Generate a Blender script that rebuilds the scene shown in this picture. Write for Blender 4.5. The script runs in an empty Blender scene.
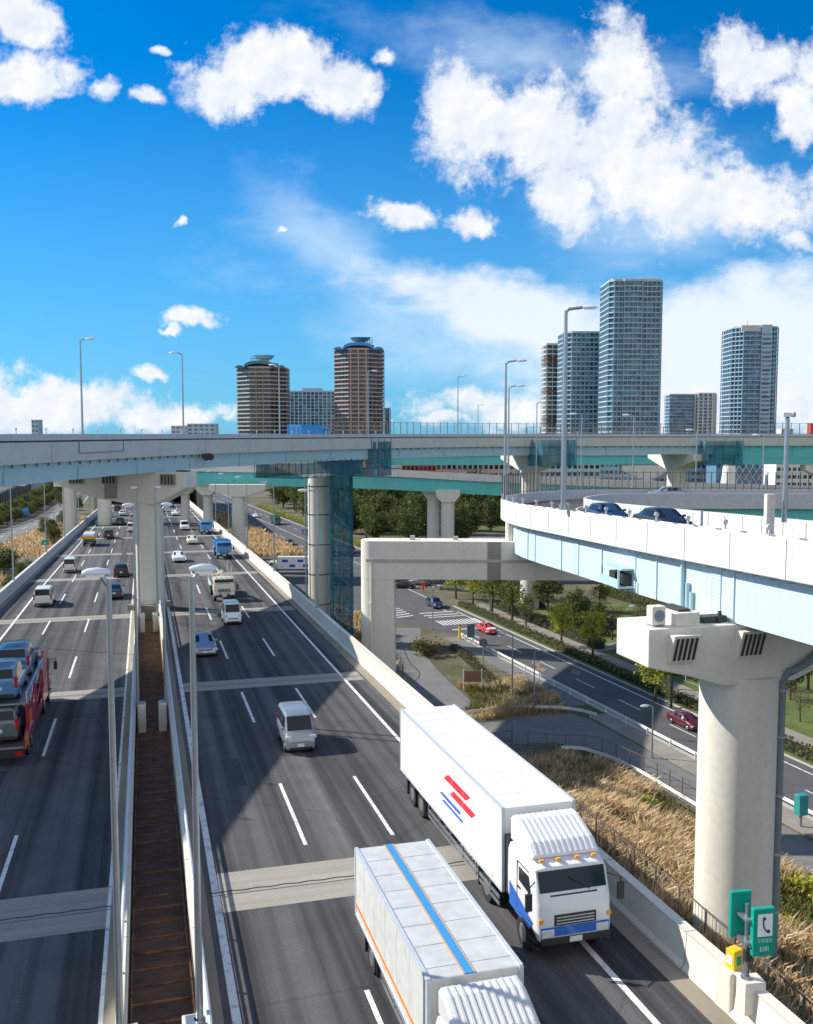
import bpy, bmesh, math, random
import numpy as np
from mathutils import Vector, Matrix
random.seed(7)
R = math.radians
SC = bpy.context.scene
COL = SC.collection
CZ = 31.0                      # camera height above the ground
F = 950.0
PIT = math.atan(78/F)

def ray(x, y):
    a = (x-406.5)/F; b = (512-y)/F
    return Vector((a, math.cos(PIT)+b*math.sin(PIT), b*math.cos(PIT)-math.sin(PIT)))

def G(x, y, z=0.0):
    r = ray(x, y); l = (CZ-z)/-r.z
    return Vector((l*r.x, l*r.y, z))

# ------------------------------------------------------------------ frames
_r = ray(143, 457); _k = math.hypot(_r.x, _r.y)
U = Vector((_r.x/_k, _r.y/_k, _r.z/_k))          # along the highway (slightly downhill)
V = Vector((U.y, -U.x, 0))                        # to its right
H0 = CZ-14.8
YAW = math.atan2(-U.x, U.y)
GR = math.atan(U.z)

def HW(s, t, h=0.0):
    return Vector((0, 0, H0+h)) + U*s + V*t
_u = U.normalized(); _n = V.cross(_u).normalized()
HM = Matrix(((V.x, _u.x, _n.x, 0), (V.y, _u.y, _n.y, 0), (V.z, _u.z, _n.z, H0), (0, 0, 0, 1)))
_w = ray(70, 434); _k = math.hypot(_w.x, _w.y)
W2 = Vector((_w.x/_k, _w.y/_k, 0)); N2 = Vector((W2.y, -W2.x, 0))
LYAW = math.atan2(-W2.x, W2.y)

def HPX(x, y, h=0.0):
    """(s, t) of the highway plane raised by h under a pixel"""
    r = ray(x, y); hh = 14.8-h; s1 = r.x*U.x+r.y*U.y; l = -hh/(r.z-s1*U.z)
    return l*s1, l*(r.x*V.x+r.y*V.y)
def LR(q, r, z=0.0):
    v = W2*q + N2*r; v.z = z
    return v

# ------------------------------------------------------------------ materials
MATS = {}
def mat(name, col, rough=.6, metal=0.0, var=0.0, scale=1.0, stretch=(1, 1, 1), bump=0.0, emit=None, spec=None,
        col2=None, island=None, coat=0.0, world=False, contrast=(.3, .7)):
    if name in MATS: return MATS[name]
    m = bpy.data.materials.new(name); m.use_nodes = True
    nt = m.node_tree; N = nt.nodes; L = nt.links
    b = N['Principled BSDF']
    b.inputs['Base Color'].default_value = (*col, 1)
    b.inputs['Roughness'].default_value = rough
    b.inputs['Metallic'].default_value = metal
    if coat: b.inputs['Coat Weight'].default_value = coat
    if spec is not None: b.inputs['Specular IOR Level'].default_value = spec
    if emit:
        b.inputs['Emission Color'].default_value = (*emit[0], 1); b.inputs['Emission Strength'].default_value = emit[1]
    if island:
        g = N.new('ShaderNodeNewGeometry'); r = N.new('ShaderNodeValToRGB')
        els = r.color_ramp.elements
        for i, c in enumerate(island):
            p = i/(len(island)-1)
            if i == 0: e = els[0]
            elif i == len(island)-1: e = els[-1]
            else: e = els.new(p)
            e.position = p; e.color = (*c, 1)
        L.new(g.outputs['Random Per Island'], r.inputs['Fac']); L.new(r.outputs['Color'], b.inputs['Base Color'])
        tr = N.new('ShaderNodeBsdfTranslucent'); ms = N.new('ShaderNodeMixShader'); ms.inputs[0].default_value = .35
        L.new(r.outputs['Color'], tr.inputs['Color']); L.new(b.outputs[0], ms.inputs[1]); L.new(tr.outputs[0], ms.inputs[2])
        L.new(ms.outputs[0], N['Material Output'].inputs['Surface'])
    elif var or col2:
        tc = N.new('ShaderNodeTexCoord'); mp = N.new('ShaderNodeMapping')
        if world:
            ge = N.new('ShaderNodeNewGeometry'); L.new(ge.outputs['Position'], mp.inputs['Vector'])
        else:
            L.new(tc.outputs['Object'], mp.inputs['Vector'])
        mp.inputs['Scale'].default_value = stretch
        n = N.new('ShaderNodeTexNoise'); n.inputs['Scale'].default_value = scale; n.inputs['Detail'].default_value = 6
        n.inputs['Roughness'].default_value = .62
        L.new(mp.outputs['Vector'], n.inputs['Vector'])
        r = N.new('ShaderNodeValToRGB')
        c2 = col2 if col2 else tuple(c*(1-var) for c in col)
        r.color_ramp.elements[0].position = contrast[0]; r.color_ramp.elements[0].color = (*c2, 1)
        r.color_ramp.elements[1].position = contrast[1]; r.color_ramp.elements[1].color = (*col, 1)
        L.new(n.outputs['Fac'], r.inputs['Fac'])
        n2 = N.new('ShaderNodeTexNoise'); n2.inputs['Scale'].default_value = scale*9; n2.inputs['Detail'].default_value = 4
        L.new(tc.outputs['Object'], n2.inputs['Vector'])
        mx = N.new('ShaderNodeMixRGB'); mx.blend_type = 'MULTIPLY'; mx.inputs['Fac'].default_value = .22 if 'concrete' in name or 'steel' in name else .45
        mr = N.new('ShaderNodeMapRange'); mr.inputs['From Min'].default_value = .3; mr.inputs['From Max'].default_value = .7
        mr.inputs['To Min'].default_value = .7; mr.inputs['To Max'].default_value = 1.15
        L.new(n2.outputs['Fac'], mr.inputs['Value']); L.new(r.outputs['Color'], mx.inputs['Color1']); L.new(mr.outputs[0], mx.inputs['Color2'])
        L.new(mx.outputs['Color'], b.inputs['Base Color'])
        if bump:
            bp = N.new('ShaderNodeBump'); bp.inputs['Strength'].default_value = bump; bp.inputs['Distance'].default_value = .05
            L.new(n2.outputs['Fac'], bp.inputs['Height']); L.new(bp.outputs['Normal'], b.inputs['Normal'])
    MATS[name] = m
    return m

def paint(name, col, rough=.35, metal=0.0, coat=.6):
    return mat(name, col, rough, metal, coat=coat)

concrete = mat('concrete', (.72, .685, .60), .85, var=.09, scale=.35, stretch=(2.2, 2.2, .10), bump=.1, contrast=(.25, .6))
concrete_wall = mat('wall concrete', (.70, .66, .57), .85, var=.16, scale=.6, stretch=(1, .25, 1), bump=.15, contrast=(.3, .6))
concrete_grey = mat('grey concrete', (.60, .60, .56), .85, var=.10, scale=.4, stretch=(1, 1, .4), bump=.1)
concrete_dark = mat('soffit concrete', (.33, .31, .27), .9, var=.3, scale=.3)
panel_white = mat('white barrier panel', (.68, .67, .64), .6, col2=(.56, .53, .47), scale=.5, stretch=(3.5, 3.5, .06), contrast=(.28, .46))
panel_grey = mat('grey barrier panel', (.56, .57, .60), .6, var=.08, scale=.4)
steel_blue = mat('pale blue steel', (.44, .62, .68), .45, var=.05, scale=.25)
steel_teal = mat('teal steel', (.13, .57, .55), .45, var=.10, scale=.2)
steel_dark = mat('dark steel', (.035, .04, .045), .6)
galv = mat('galvanised steel', (.42, .46, .50), .38, .75, var=.15, scale=2)
galv_pale = mat('pale painted metal', (.62, .66, .70), .45, .2, var=.08, scale=1.5)
white_metal = mat('white painted metal', (.80, .80, .77), .5, var=.14, scale=1.2)
lamp_body = mat('lamp housing', (.72, .76, .80), .35, .1)
lamp_glass = mat('lamp glass', (.85, .86, .86), .2)
rust = mat('rusty plate', (.17, .085, .048), .8, col2=(.055, .030, .019), scale=.9, stretch=(.7, 2.2, 1), bump=.3)
rust_rib = mat('rusty rib', (.36, .18, .09), .8, col2=(.07, .03, .015), scale=2.2)
asph_local = mat('local asphalt', (.105, .106, .108), .9, var=.25, scale=.12, stretch=(1, 1, 1), bump=.1)
asph_pale = mat('old pale asphalt', (.20, .20, .195), .92, var=.25, scale=.2, bump=.1)
asph_ramp = mat('ramp asphalt', (.075, .072, .075), .9, var=.2, scale=.2)
white_line = mat('road paint white', (.78, .78, .76), .6, col2=(.30, .30, .30), scale=2.6, contrast=(.28, .5))
orange_line = mat('road paint orange', (.62, .24, .07), .6, var=.2, scale=2)
kerb_m = mat('kerb stone', (.48, .46, .42), .85, var=.2, scale=.8)
paving = mat('pavement slabs', (.30, .27, .235), .9, var=.25, scale=.4)
joint_conc = mat('joint concrete', (.36, .335, .285), .85, var=.25, scale=.8, stretch=(.3, 3, 1))
steel_joint = mat('steel joint', (.05, .05, .05), .5, .5)
wood_brown = mat('brown board', (.26, .15, .09), .8, var=.15, scale=2)
black_rubber = mat('tyre rubber', (.02, .02, .02), .85)
rim_m = mat('wheel alloy', (.45, .46, .48), .35, .8)
glass_dark = mat('vehicle glass', (.015, .02, .025), .12, .0, spec=.4)
chrome_dark = mat('dark plastic trim', (.03, .03, .032), .5)
head_m = mat('headlight glass', (.75, .77, .80), .12, .2)
tail_m = mat('tail light red', (.45, .012, .01), .25)
plate_m = mat('number plate', (.75, .75, .72), .5)
green_sign = mat('green sign', (.0, .32, .24), .4, var=.05, scale=2)
sign_white = mat('sign white', (.80, .82, .84), .5)
sign_dark = mat('sign black', (.03, .02, .03), .5)
sign_yellow = mat('yellow enamel', (.85, .55, .01), .4)
net_blue = mat('navy scaffold net', (.018, .10, .16), .8, col2=(.03, .20, .27), scale=.6, stretch=(1.5, 1.5, .35))
trunk_m = mat('bark', (.10, .07, .05), .9, var=.3, scale=4)
pipe_m = mat('grey drain pipe', (.22, .27, .31), .5, var=.15, scale=2)
mesh_m = mat('fence wire', (.30, .31, .30), .6, .4)
fence_brown = mat('brown fence post', (.16, .13, .11), .6, .2)

# ------------------------------------------------------------------ mesh builder
class MB:
    def __init__(s): s.v = []; s.f = []; s.m = []; s.mi = 0
    def add(s, vs, fs):
        o = len(s.v); s.v += [tuple(p) for p in vs]
        for f in fs: s.f.append(tuple(i+o for i in f)); s.m.append(s.mi)
        return s
    def box(s, x0, x1, y0, y1, z0, z1, M=None):
        vs = [Vector((x, y, z)) for z in (z0, z1) for y in (y0, y1) for x in (x0, x1)]
        if M: vs = [M @ v for v in vs]
        return s.add(vs, [(0, 2, 3, 1), (4, 5, 7, 6), (0, 1, 5, 4), (2, 6, 7, 3), (0, 4, 6, 2), (1, 3, 7, 5)])
    def beam(s, a, b, w, h=None, up=Vector((0, 0, 1))):
        a = Vector(a); b = Vector(b); h = h or w; d = (b-a)
        d.normalize(); r = d.cross(up)
        if r.length < 1e-4: r = Vector((1, 0, 0))
        r.normalize(); u = r.cross(d)
        vs = [p + r*(i*w/2) + u*(j*h/2) for p in (a, b) for i, j in ((-1, -1), (1, -1), (1, 1), (-1, 1))]
        return s.add(vs, [(0, 3, 2, 1), (4, 5, 6, 7), (0, 1, 5, 4), (1, 2, 6, 5), (2, 3, 7, 6), (3, 0, 4, 7)])
    def cyl(s, a, b, r0, r1=None, n=10):
        a = Vector(a); b = Vector(b); r1 = r0 if r1 is None else r1
        d = (b-a).normalized(); t = Vector((0, 0, 1)) if abs(d.z) < .9 else Vector((1, 0, 0))
        e = d.cross(t).normalized(); g = d.cross(e)
        vs = []
        for p, rr in ((a, r0), (b, r1)):
            for i in range(n):
                an = 2*math.pi*i/n; vs.append(p + e*(rr*math.cos(an)) + g*(rr*math.sin(an)))
        fs = [(i, n+i, n+(i+1) % n, (i+1) % n) for i in range(n)]
        fs += [tuple(range(n)), tuple(range(2*n-1, n-1, -1))]
        return s.add(vs, fs)
    def tube(s, pts, r, n=8):
        for a, b in zip(pts[:-1], pts[1:]): s.cyl(a, b, r, r, n)
        return s
    def prism(s, poly, z0, z1, M=None):
        n = len(poly)
        vs = [Vector((p[0], p[1], z0)) for p in poly] + [Vector((p[0], p[1], z1)) for p in poly]
        if M: vs = [M @ v for v in vs]
        return s.add(vs, [tuple(range(n-1, -1, -1)), tuple(range(n, 2*n))] + [(i, (i+1) % n, n+(i+1) % n, n+i) for i in range(n)])
    def slab(s, prof, y0, y1, M=None):
        """profile in x,z extruded along y"""
        n = len(prof)
        vs = [Vector((p[0], y0, p[1])) for p in prof] + [Vector((p[0], y1, p[1])) for p in prof]
        if M: vs = [M @ v for v in vs]
        return s.add(vs, [tuple(range(n)), tuple(range(2*n-1, n-1, -1))] + [(i, n+i, n+(i+1) % n, (i+1) % n) for i in range(n)])
    def loft(s, rings, cap=True):
        n = len(rings[0]); vs = [p for r in rings for p in r]; fs = []
        for k in range(len(rings)-1):
            for i in range(n):
                fs.append((k*n+i, k*n+(i+1) % n, (k+1)*n+(i+1) % n, (k+1)*n+i))
        if cap: fs += [tuple(range(n-1, -1, -1)), tuple(range((len(rings)-1)*n, len(rings)*n))]
        return s.add(vs, fs)
    def sweep(s, path, prof, cap=True):
        """closed profile (offset to the right, height) swept along a horizontal-ish path"""
        rings = []
        n = len(path)
        for i, p in enumerate(path):
            d = path[min(i+1, n-1)] - path[max(i-1, 0)]; d.z = 0; d.normalize()
            r = Vector((d.y, -d.x, 0))
            rings.append([p + r*o + Vector((0, 0, h)) for o, h in prof])
        return s.loft(rings, cap)
    def build(s, name, m, parent=None, world=False, smooth=False, matrix=None, bevel=0):
        me = bpy.data.meshes.new(name)
        vs = s.v
        if world and parent is not None:
            inv = Matrix.LocRotScale(parent.location, parent.rotation_euler, None).inverted()
            vs = [tuple(inv @ Vector(v)) for v in vs]
        me.from_pydata(vs, [], s.f); me.validate()
        for mm in (m if isinstance(m, (list, tuple)) else [m]): me.materials.append(mm)
        bm = bmesh.new(); bm.from_mesh(me); bmesh.ops.recalc_face_normals(bm, faces=bm.faces)
        bm.to_mesh(me); bm.free()
        if len(s.m) == len(me.polygons) and any(s.m): me.polygons.foreach_set('material_index', s.m)
        if smooth: me.polygons.foreach_set('use_smooth', [True]*len(me.polygons))
        o = bpy.data.objects.new(name, me); COL.objects.link(o)
        if parent is not None: o.parent = parent
        if matrix is not None: o.matrix_world = matrix
        if smooth:
            md = o.modifiers.new('n', 'WEIGHTED_NORMAL') if False else None
            try: me.set_sharp_from_angle(angle=R(40))
            except Exception: pass
        if bevel:
            b = o.modifiers.new('bevel', 'BEVEL'); b.width = bevel; b.segments = 2; b.limit_method = 'ANGLE'; b.angle_limit = R(35)
        return o

def tag(o, label=None, cat=None, group=None, kind=None):
    if label: o['label'] = label
    if cat: o['category'] = cat
    if group: o['group'] = group
    if kind: o['kind'] = kind
    return o

def empty(name, loc, rz=0, label=None, cat=None, group=None, kind=None, rx=0):
    o = bpy.data.objects.new(name, None); COL.objects.link(o)
    o.location = loc; o.rotation_euler = (rx, 0, rz); o.empty_display_size = .3
    return tag(o, label, cat, group, kind)

def copy_tree(o, parent=None):
    c = o.copy(); COL.objects.link(c)
    if parent is not None: c.parent = parent
    for ch in list(o.children): copy_tree(ch, c)
    return c

def spline(pts, step=3.0):
    pts = [Vector(p) for p in pts]; out = []
    P = [pts[0]*2-pts[1]] + pts + [pts[-1]*2-pts[-2]]
    for i in range(1, len(P)-2):
        a, b, c, d = P[i-1:i+3]; n = max(1, int((c-b).length/step))
        for k in range(n):
            t = k/n
            out.append(.5*((2*b) + (c-a)*t + (2*a-5*b+4*c-d)*t*t + (3*b-a-3*c+d)*t**3))
    out.append(pts[-1]); return out

def offset(path, off, dz=0):
    out = []; n = len(path)
    for i, p in enumerate(path):
        d = path[min(i+1, n-1)]-path[max(i-1, 0)]; d.z = 0; d.normalize()
        out.append(p + Vector((d.y, -d.x, 0))*off + Vector((0, 0, dz)))
    return out

def walk(path, step, start=0.0):
    """points and headings every step metres along a path"""
    out = []; acc = start
    for a, b in zip(path[:-1], path[1:]):
        L = (b-a).length
        while acc <= L:
            d = b-a; out.append((a + d*(acc/L), math.atan2(-d.x, d.y))); acc += step
        acc -= L
    return out
# ------------------------------------------------------------------ camera, light, sky
SUN_AZ = R(float(18)); SUN_EL = R(34.5)      # sun: to the left of the view and a little ahead
cam = bpy.data.cameras.new('camera'); co = bpy.data.objects.new('camera', cam); COL.objects.link(co)
co.location = (0, 0, CZ); co.rotation_euler = (R(90)-PIT, 0, 0)
cam.sensor_fit = 'HORIZONTAL'; cam.sensor_width = 36; cam.lens = 36*F/813; cam.clip_end = 20000; cam.clip_start = .3
cam.dof.use_dof = False
SC.camera = co
SD = Vector((-math.cos(SUN_AZ)*math.cos(SUN_EL), math.sin(SUN_AZ)*math.cos(SUN_EL), math.sin(SUN_EL)))
sl = bpy.data.lights.new('sun', 'SUN'); so = bpy.data.objects.new('sun', sl); COL.objects.link(so)
sl.energy = 4.3; sl.angle = R(.5); sl.color = (1.0, .94, .84)
so.rotation_euler = SD.to_track_quat('Z', 'Y').to_euler(); so.location = (-60, 20, 90)
SC.view_settings.view_transform = 'Standard'; SC.view_settings.look = 'None'
SC.view_settings.exposure = 0.62; SC.view_settings.gamma = 1; SC.view_settings.use_curve_mapping = False

def make_world():
    w = bpy.data.worlds.new('World'); SC.world = w; w.use_nodes = True
    nt = w.node_tree; N = nt.nodes; L = nt.links
    bg = N['Background']; bg.inputs['Strength'].default_value = .1
    sky = N.new('ShaderNodeTexSky'); sky.sky_type = 'NISHITA'; sky.sun_disc = False
    sky.sun_elevation = SUN_EL; sky.sun_rotation = math.atan2(SD.x, SD.y)
    sky.air_density = 1.0; sky.dust_density = .4; sky.ozone_density = 2.5; sky.altitude = 20
    hs = N.new('ShaderNodeMixRGB'); hs.blend_type = 'MULTIPLY'; hs.inputs['Fac'].default_value = 1
    L.new(sky.outputs['Color'], hs.inputs['Color1']); hs.inputs['Color2'].default_value = (.20, .60, .96, 1)
    hue = N.new('ShaderNodeHueSaturation'); hue.inputs['Saturation'].default_value = 1.12; hue.inputs['Value'].default_value = 1.0
    L.new(hs.outputs['Color'], hue.inputs['Color'])
    tc = N.new('ShaderNodeTexCoord'); sp = N.new('ShaderNodeSeparateXYZ'); L.new(tc.outputs['Generated'], sp.inputs[0])
    def M(op, a, b=None, clamp=False):
        n = N.new('ShaderNodeMath'); n.operation = op; n.use_clamp = clamp
        for i, q in enumerate((a, b)):
            if q is None: continue
            if isinstance(q, (int, float)): n.inputs[i].default_value = q
            else: L.new(q, n.inputs[i])
        return n.outputs[0]
    yy = M('MAXIMUM', M('ABSOLUTE', sp.outputs['Y']), .12)
    u = M('DIVIDE', sp.outputs['X'], yy); v = M('DIVIDE', sp.outputs['Z'], yy)
    uv = N.new('ShaderNodeCombineXYZ'); L.new(u, uv.inputs[0]); L.new(v, uv.inputs[1])
    uv0 = uv
    def noise(scale, detail=7, rough=.6, off=(0, 0, 0), st=(1, 1, 1), dist=0.0):
        mp = N.new('ShaderNodeMapping'); mp.inputs['Location'].default_value = off; mp.inputs['Scale'].default_value = st
        L.new(uv.outputs[0], mp.inputs['Vector'])
        n = N.new('ShaderNodeTexNoise'); n.inputs['Scale'].default_value = scale; n.inputs['Detail'].default_value = detail
        n.inputs['Roughness'].default_value = rough; n.inputs['Distortion'].default_value = dist
        L.new(mp.outputs[0], n.inputs['Vector']); return n.outputs['Fac']
    w1 = noise(9, 4, .6, (2, 6, 0)); w2 = noise(9, 4, .6, (8, 1, 0)); w3 = noise(38, 4, .6, (4, 3, 0)); w4 = noise(38, 4, .6, (1, 9, 0))
    ub = M('ADD', u, M('ADD', M('MULTIPLY', M('SUBTRACT', w1, .5), .05), M('MULTIPLY', M('SUBTRACT', w3, .5), .018)))
    vb = M('ADD', v, M('ADD', M('MULTIPLY', M('SUBTRACT', w2, .5), .05), M('MULTIPLY', M('SUBTRACT', w4, .5), .016)))
    def blob(cx, cy, rx, ry, ang=0, amp=None):
        if amp is None: amp = 1.0 if min(rx, ry) > 25 else .80
        r = ray(cx, cy); a = R(ang)
        du = M('SUBTRACT', ub, r.x/r.y); dv = M('SUBTRACT', vb, r.z/r.y)
        p = M('ADD', M('MULTIPLY', du, math.cos(a)*F/rx), M('MULTIPLY', dv, math.sin(a)*F/rx))
        q = M('ADD', M('MULTIPLY', du, -math.sin(a)*F/ry), M('MULTIPLY', dv, math.cos(a)*F/ry))
        return M('SUBTRACT', amp, M('SQRT', M('ADD', M('MULTIPLY', p, p), M('MULTIPLY', q, q))))
    def union(bl):
        o = bl[0]
        for b in bl[1:]: o = M('MAXIMUM', o, b)
        return o
    def ramp(x, lo, hi):
        n = N.new('ShaderNodeMapRange'); n.interpolation_type = 'SMOOTHSTEP'
        L.new(x, n.inputs['Value']); n.inputs['From Min'].default_value = lo; n.inputs['From Max'].default_value = hi
        return n.outputs[0]
    puffs = [(10, 12, 62, 28, -20), (25, 78, 58, 30, 8), (105, 88, 26, 16, 0), (150, 100, 36, 15, -22), (158, 54, 16, 9, -10),
             (225, 88, 60, 38, 15), (275, 62, 78, 40, -8), (335, 88, 58, 34, -25), (365, 104, 26, 22, 0),
             (378, 62, 20, 12, 0), (405, 214, 52, 25, -3), (468, 222, 36, 19, -5), (180, 220, 10, 7, 0), (279, 228, 7, 4, 0),
             (196, 320, 40, 12, -4), (175, 330, 14, 6, 0), (150, 371, 26, 12, -3),
             (480, 120, 70, 70, 20), (540, 130, 92, 62, -15), (460, 100, 46, 52, 10), (560, 200, 36, 46, 30), (620, 70, 50, 62, 0), (618, 130, 52, 70, 0),
             (660, 180, 84, 62, -30), (740, 205, 120, 46, -8), (700, 195, 80, 46, -10), (790, 240, 50, 22, 0), (742, 62, 52, 42, -10), (800, 100, 40, 60, 20), (775, 60, 40, 34, -20),
             (850, 90, 60, 90, 0), (870, 210, 90, 60, 0), (-60, 60, 60, 50, 0),
             (40, 410, 130, 34, 3), (170, 418, 110, 24, 3), (-60, 400, 120, 44, 0), (440, 424, 60, 14, 0), (650, 410, 320, 30, 0), (330, 424, 60, 12, 0)]
    field = union([blob(*p) for p in puffs])
    n1 = noise(17, 10, .62, dist=.25); n2 = noise(60, 8, .65, (3, 1, 0)); n0 = noise(7, 4, .5, (9, 2, 0))
    tot = M('ADD', field, M('ADD', M('MULTIPLY', M('SUBTRACT', n1, .5), 1.6), M('ADD', M('MULTIPLY', M('SUBTRACT', n2, .5), .85), M('MULTIPLY', M('SUBTRACT', n0, .5), .4))))
    alpha = ramp(tot, .00, .56)
    # thin high veil
    veil = union([blob(470, 335, 300, 85, -14), blob(680, 330, 330, 88, 0), blob(330, 250, 200, 60, -40), blob(800, 350, 240, 120, 0), blob(520, 55, 260, 55, -8), blob(660, 200, 200, 110, -10)])
    vn = noise(4.0, 8, .58, (5, 5, 0), (1.0, 2.2, 1)); vn2 = noise(10, 8, .6, (1, 7, 0), (1, 2.0, 1), .3)
    vt = M('ADD', veil, M('ADD', M('MULTIPLY', M('SUBTRACT', vn, .5), 1.5), M('MULTIPLY', M('SUBTRACT', vn2, .5), .8)))
    valpha = M('MULTIPLY', ramp(vt, .10, 1.05), .55)
    big = union([blob(690, 335, 260, 58, 2), blob(520, 318, 190, 42, -12), blob(820, 330, 200, 80, 0), blob(720, 390, 240, 60, 0)])
    bt = M('ADD', big, M('ADD', M('MULTIPLY', M('SUBTRACT', vn2, .5), 1.3), M('MULTIPLY', M('SUBTRACT', n0, .5), .6)))
    balpha = M('MULTIPLY', ramp(bt, .0, .6), .88)
    # generic clouds elsewhere in the dome (those behind the camera are added below as fill light)
    # shading of clouds
    na = noise(13, 5, .55); nb = noise(13, 5, .55, (-.012, .016, 0)); nc_ = noise(40, 6, .55); nd = noise(40, 6, .55, (-.004, .006, 0))
    lit = M('ADD', M('MULTIPLY', M('SUBTRACT', na, nb), 1.5), M('MULTIPLY', M('SUBTRACT', nc_, nd), .7))
    sh = M('ADD', M('ADD', .60, lit), M('MULTIPLY', M('SUBTRACT', .35, alpha), .12))
    cr = N.new('ShaderNodeValToRGB'); cr.color_ramp.elements[0].position = .22; cr.color_ramp.elements[0].color = (4.9, 5.4, 6.2, 1)
    cr.color_ramp.elements[1].position = .80; cr.color_ramp.elements[1].color = (6.7, 6.75, 6.8, 1)
    L.new(sh, cr.inputs['Fac'])
    # deepen to the zenith, lighten to the horizon (aerosol)
    hz = N.new('ShaderNodeMixRGB'); L.new(ramp(v, .34, .0), hz.inputs['Fac'])
    e2 = N.new('ShaderNodeMath'); e2.operation = 'MULTIPLY'; e2.inputs[1].default_value = .62
    L.new(ramp(M('MULTIPLY', v, -1), -.40, .0), e2.inputs[0]); L.new(e2.outputs[0], hz.inputs['Fac'])
    L.new(hue.outputs['Color'], hz.inputs['Color1']); hz.inputs['Color2'].default_value = (1.55, 3.85, 6.1, 1)
    def mix(c1, c2, fac):
        n = N.new('ShaderNodeMixRGB'); L.new(fac, n.inputs['Fac']); L.new(c1, n.inputs['Color1'])
        if isinstance(c2, tuple): n.inputs['Color2'].default_value = (*c2, 1)
        else: L.new(c2, n.inputs['Color2'])
        return n.outputs['Color']
    c = mix(hz.outputs['Color'], (5.0, 6.1, 7.2), valpha)
    c = mix(c, (6.0, 6.4, 6.8), balpha)
    c = mix(c, cr.outputs['Color'], alpha)
    # unseen bright cloud added behind the camera to lighten and neutralise the shade
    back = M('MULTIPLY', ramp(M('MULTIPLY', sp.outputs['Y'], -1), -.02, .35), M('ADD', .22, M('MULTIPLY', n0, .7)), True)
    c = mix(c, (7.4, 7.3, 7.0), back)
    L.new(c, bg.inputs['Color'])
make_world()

# ------------------------------------------------------------------ highway (kind structure)
def t_left(s):   # outer edge of the left carriageway narrows with distance
    return -14.2 + max(0, min(1, (s-100)/220))*3.4
def t_right(s):
    return 14.55 - max(0, min(1, (s-110)/200))*1.2
S0, S1 = -70, 430
def strip(mb, f0, f1, s0, s1, h, step=15, h1=None):
    """top sheet between lateral functions"""
    n = max(1, int((s1-s0)/step)); vs = []; fs = []
    for i in range(n+1):
        s = s0+(s1-s0)*i/n
        vs += [(f0(s), s, h), (f1(s), s, h)]
    for i in range(n): fs.append((2*i, 2*i+1, 2*i+3, 2*i+2))
    mb.add(vs, fs)
def asphalt_highway():
    m = bpy.data.materials.new('highway asphalt'); m.use_nodes = True
    nt = m.node_tree; N = nt.nodes; L = nt.links; b = N['Principled BSDF']; b.inputs['Roughness'].default_value = .88
    b.inputs['Specular IOR Level'].default_value = .3
    tc = N.new('ShaderNodeTexCoord')
    def nz(st, sc, d=5, loc=(0, 0, 0)):
        mp = N.new('ShaderNodeMapping'); mp.inputs['Scale'].default_value = st; mp.inputs['Location'].default_value = loc
        L.new(tc.outputs['Object'], mp.inputs['Vector'])
        n = N.new('ShaderNodeTexNoise'); n.inputs['Scale'].default_value = sc; n.inputs['Detail'].default_value = d
        L.new(mp.outputs[0], n.inputs['Vector']); return n.outputs['Fac']
    def rp(x, stops):
        r = N.new('ShaderNodeValToRGB')
        r.color_ramp.elements[0].position = stops[0][0]; r.color_ramp.elements[0].color = (*stops[0][1], 1)
        r.color_ramp.elements[1].position = stops[1][0]; r.color_ramp.elements[1].color = (*stops[1][1], 1)
        L.new(x, r.inputs['Fac']); return r.outputs[0]
    def mul(a, b_, f=1.0):
        n = N.new('ShaderNodeMixRGB'); n.blend_type = 'MULTIPLY'; n.inputs['Fac'].default_value = f
        L.new(a, n.inputs['Color1']); L.new(b_, n.inputs['Color2']); return n.outputs[0]
    base = rp(nz((.15, .02, 1), 1.0, 3), [(.35, (.050, .051, .054)), (.65, (.078, .077, .077))])
    c = mul(base, rp(nz((1.3, .012, 1), 1.0, 4, (3, 0, 0)), [(.36, (.55, .55, .58)), (.60, (1.75, 1.72, 1.68))]))
    c = mul(c, rp(nz((1, 1, 1), .45, 6), [(.3, (.85, .85, .85)), (.7, (1.13, 1.13, 1.13))]))
    sp = nz((1, 1, 1), 14, 3)
    c = mul(c, rp(sp, [(.3, (.82, .82, .82)), (.7, (1.2, 1.2, 1.2))]))
    # thin cracks and sealed seams across
    vo = N.new('ShaderNodeTexVoronoi'); vo.feature = 'DISTANCE_TO_EDGE'; vo.inputs['Scale'].default_value = 1
    mp = N.new('ShaderNodeMapping'); mp.inputs['Scale'].default_value = (.11, .07, 1); L.new(tc.outputs['Object'], mp.inputs['Vector']); L.new(mp.outputs[0], vo.inputs['Vector'])
    c = mul(c, rp(vo.outputs['Distance'], [(.0, (.72, .72, .72)), (.006, (1, 1, 1))]), .8)
    L.new(c, b.inputs['Base Color'])
    bp = N.new('ShaderNodeBump'); bp.inputs['Strength'].default_value = .25; bp.inputs['Distance'].default_value = .02
    L.new(sp, bp.inputs['Height']); L.new(bp.outputs[0], b.inputs['Normal'])
    return m
HWM = asphalt_highway()
TL, TR = -.72, 1.10        # the two inner edges either side of the open median
road = MB()
for f0, f1 in ((t_left, lambda s: TL), (lambda s: TR, t_right)):
    n = 34; vs = []; fs = []
    for i in range(n+1):
        s = S0+(S1-S0)*i/n
        vs += [(f0(s), s, 0), (f1(s), s, 0), (f1(s)-.05 if f1(s) > 2 else f1(s), s, -1.1), (f0(s), s, -1.1)]
    for i in range(n):
        for k in range(4): fs.append((4*i+k, 4*i+(k+1) % 4, 4*i+4+(k+1) % 4, 4*i+4+k))
    fs += [(0, 1, 2, 3), (4*n+3, 4*n+2, 4*n+1, 4*n)]
    road.add(vs, fs)
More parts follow.
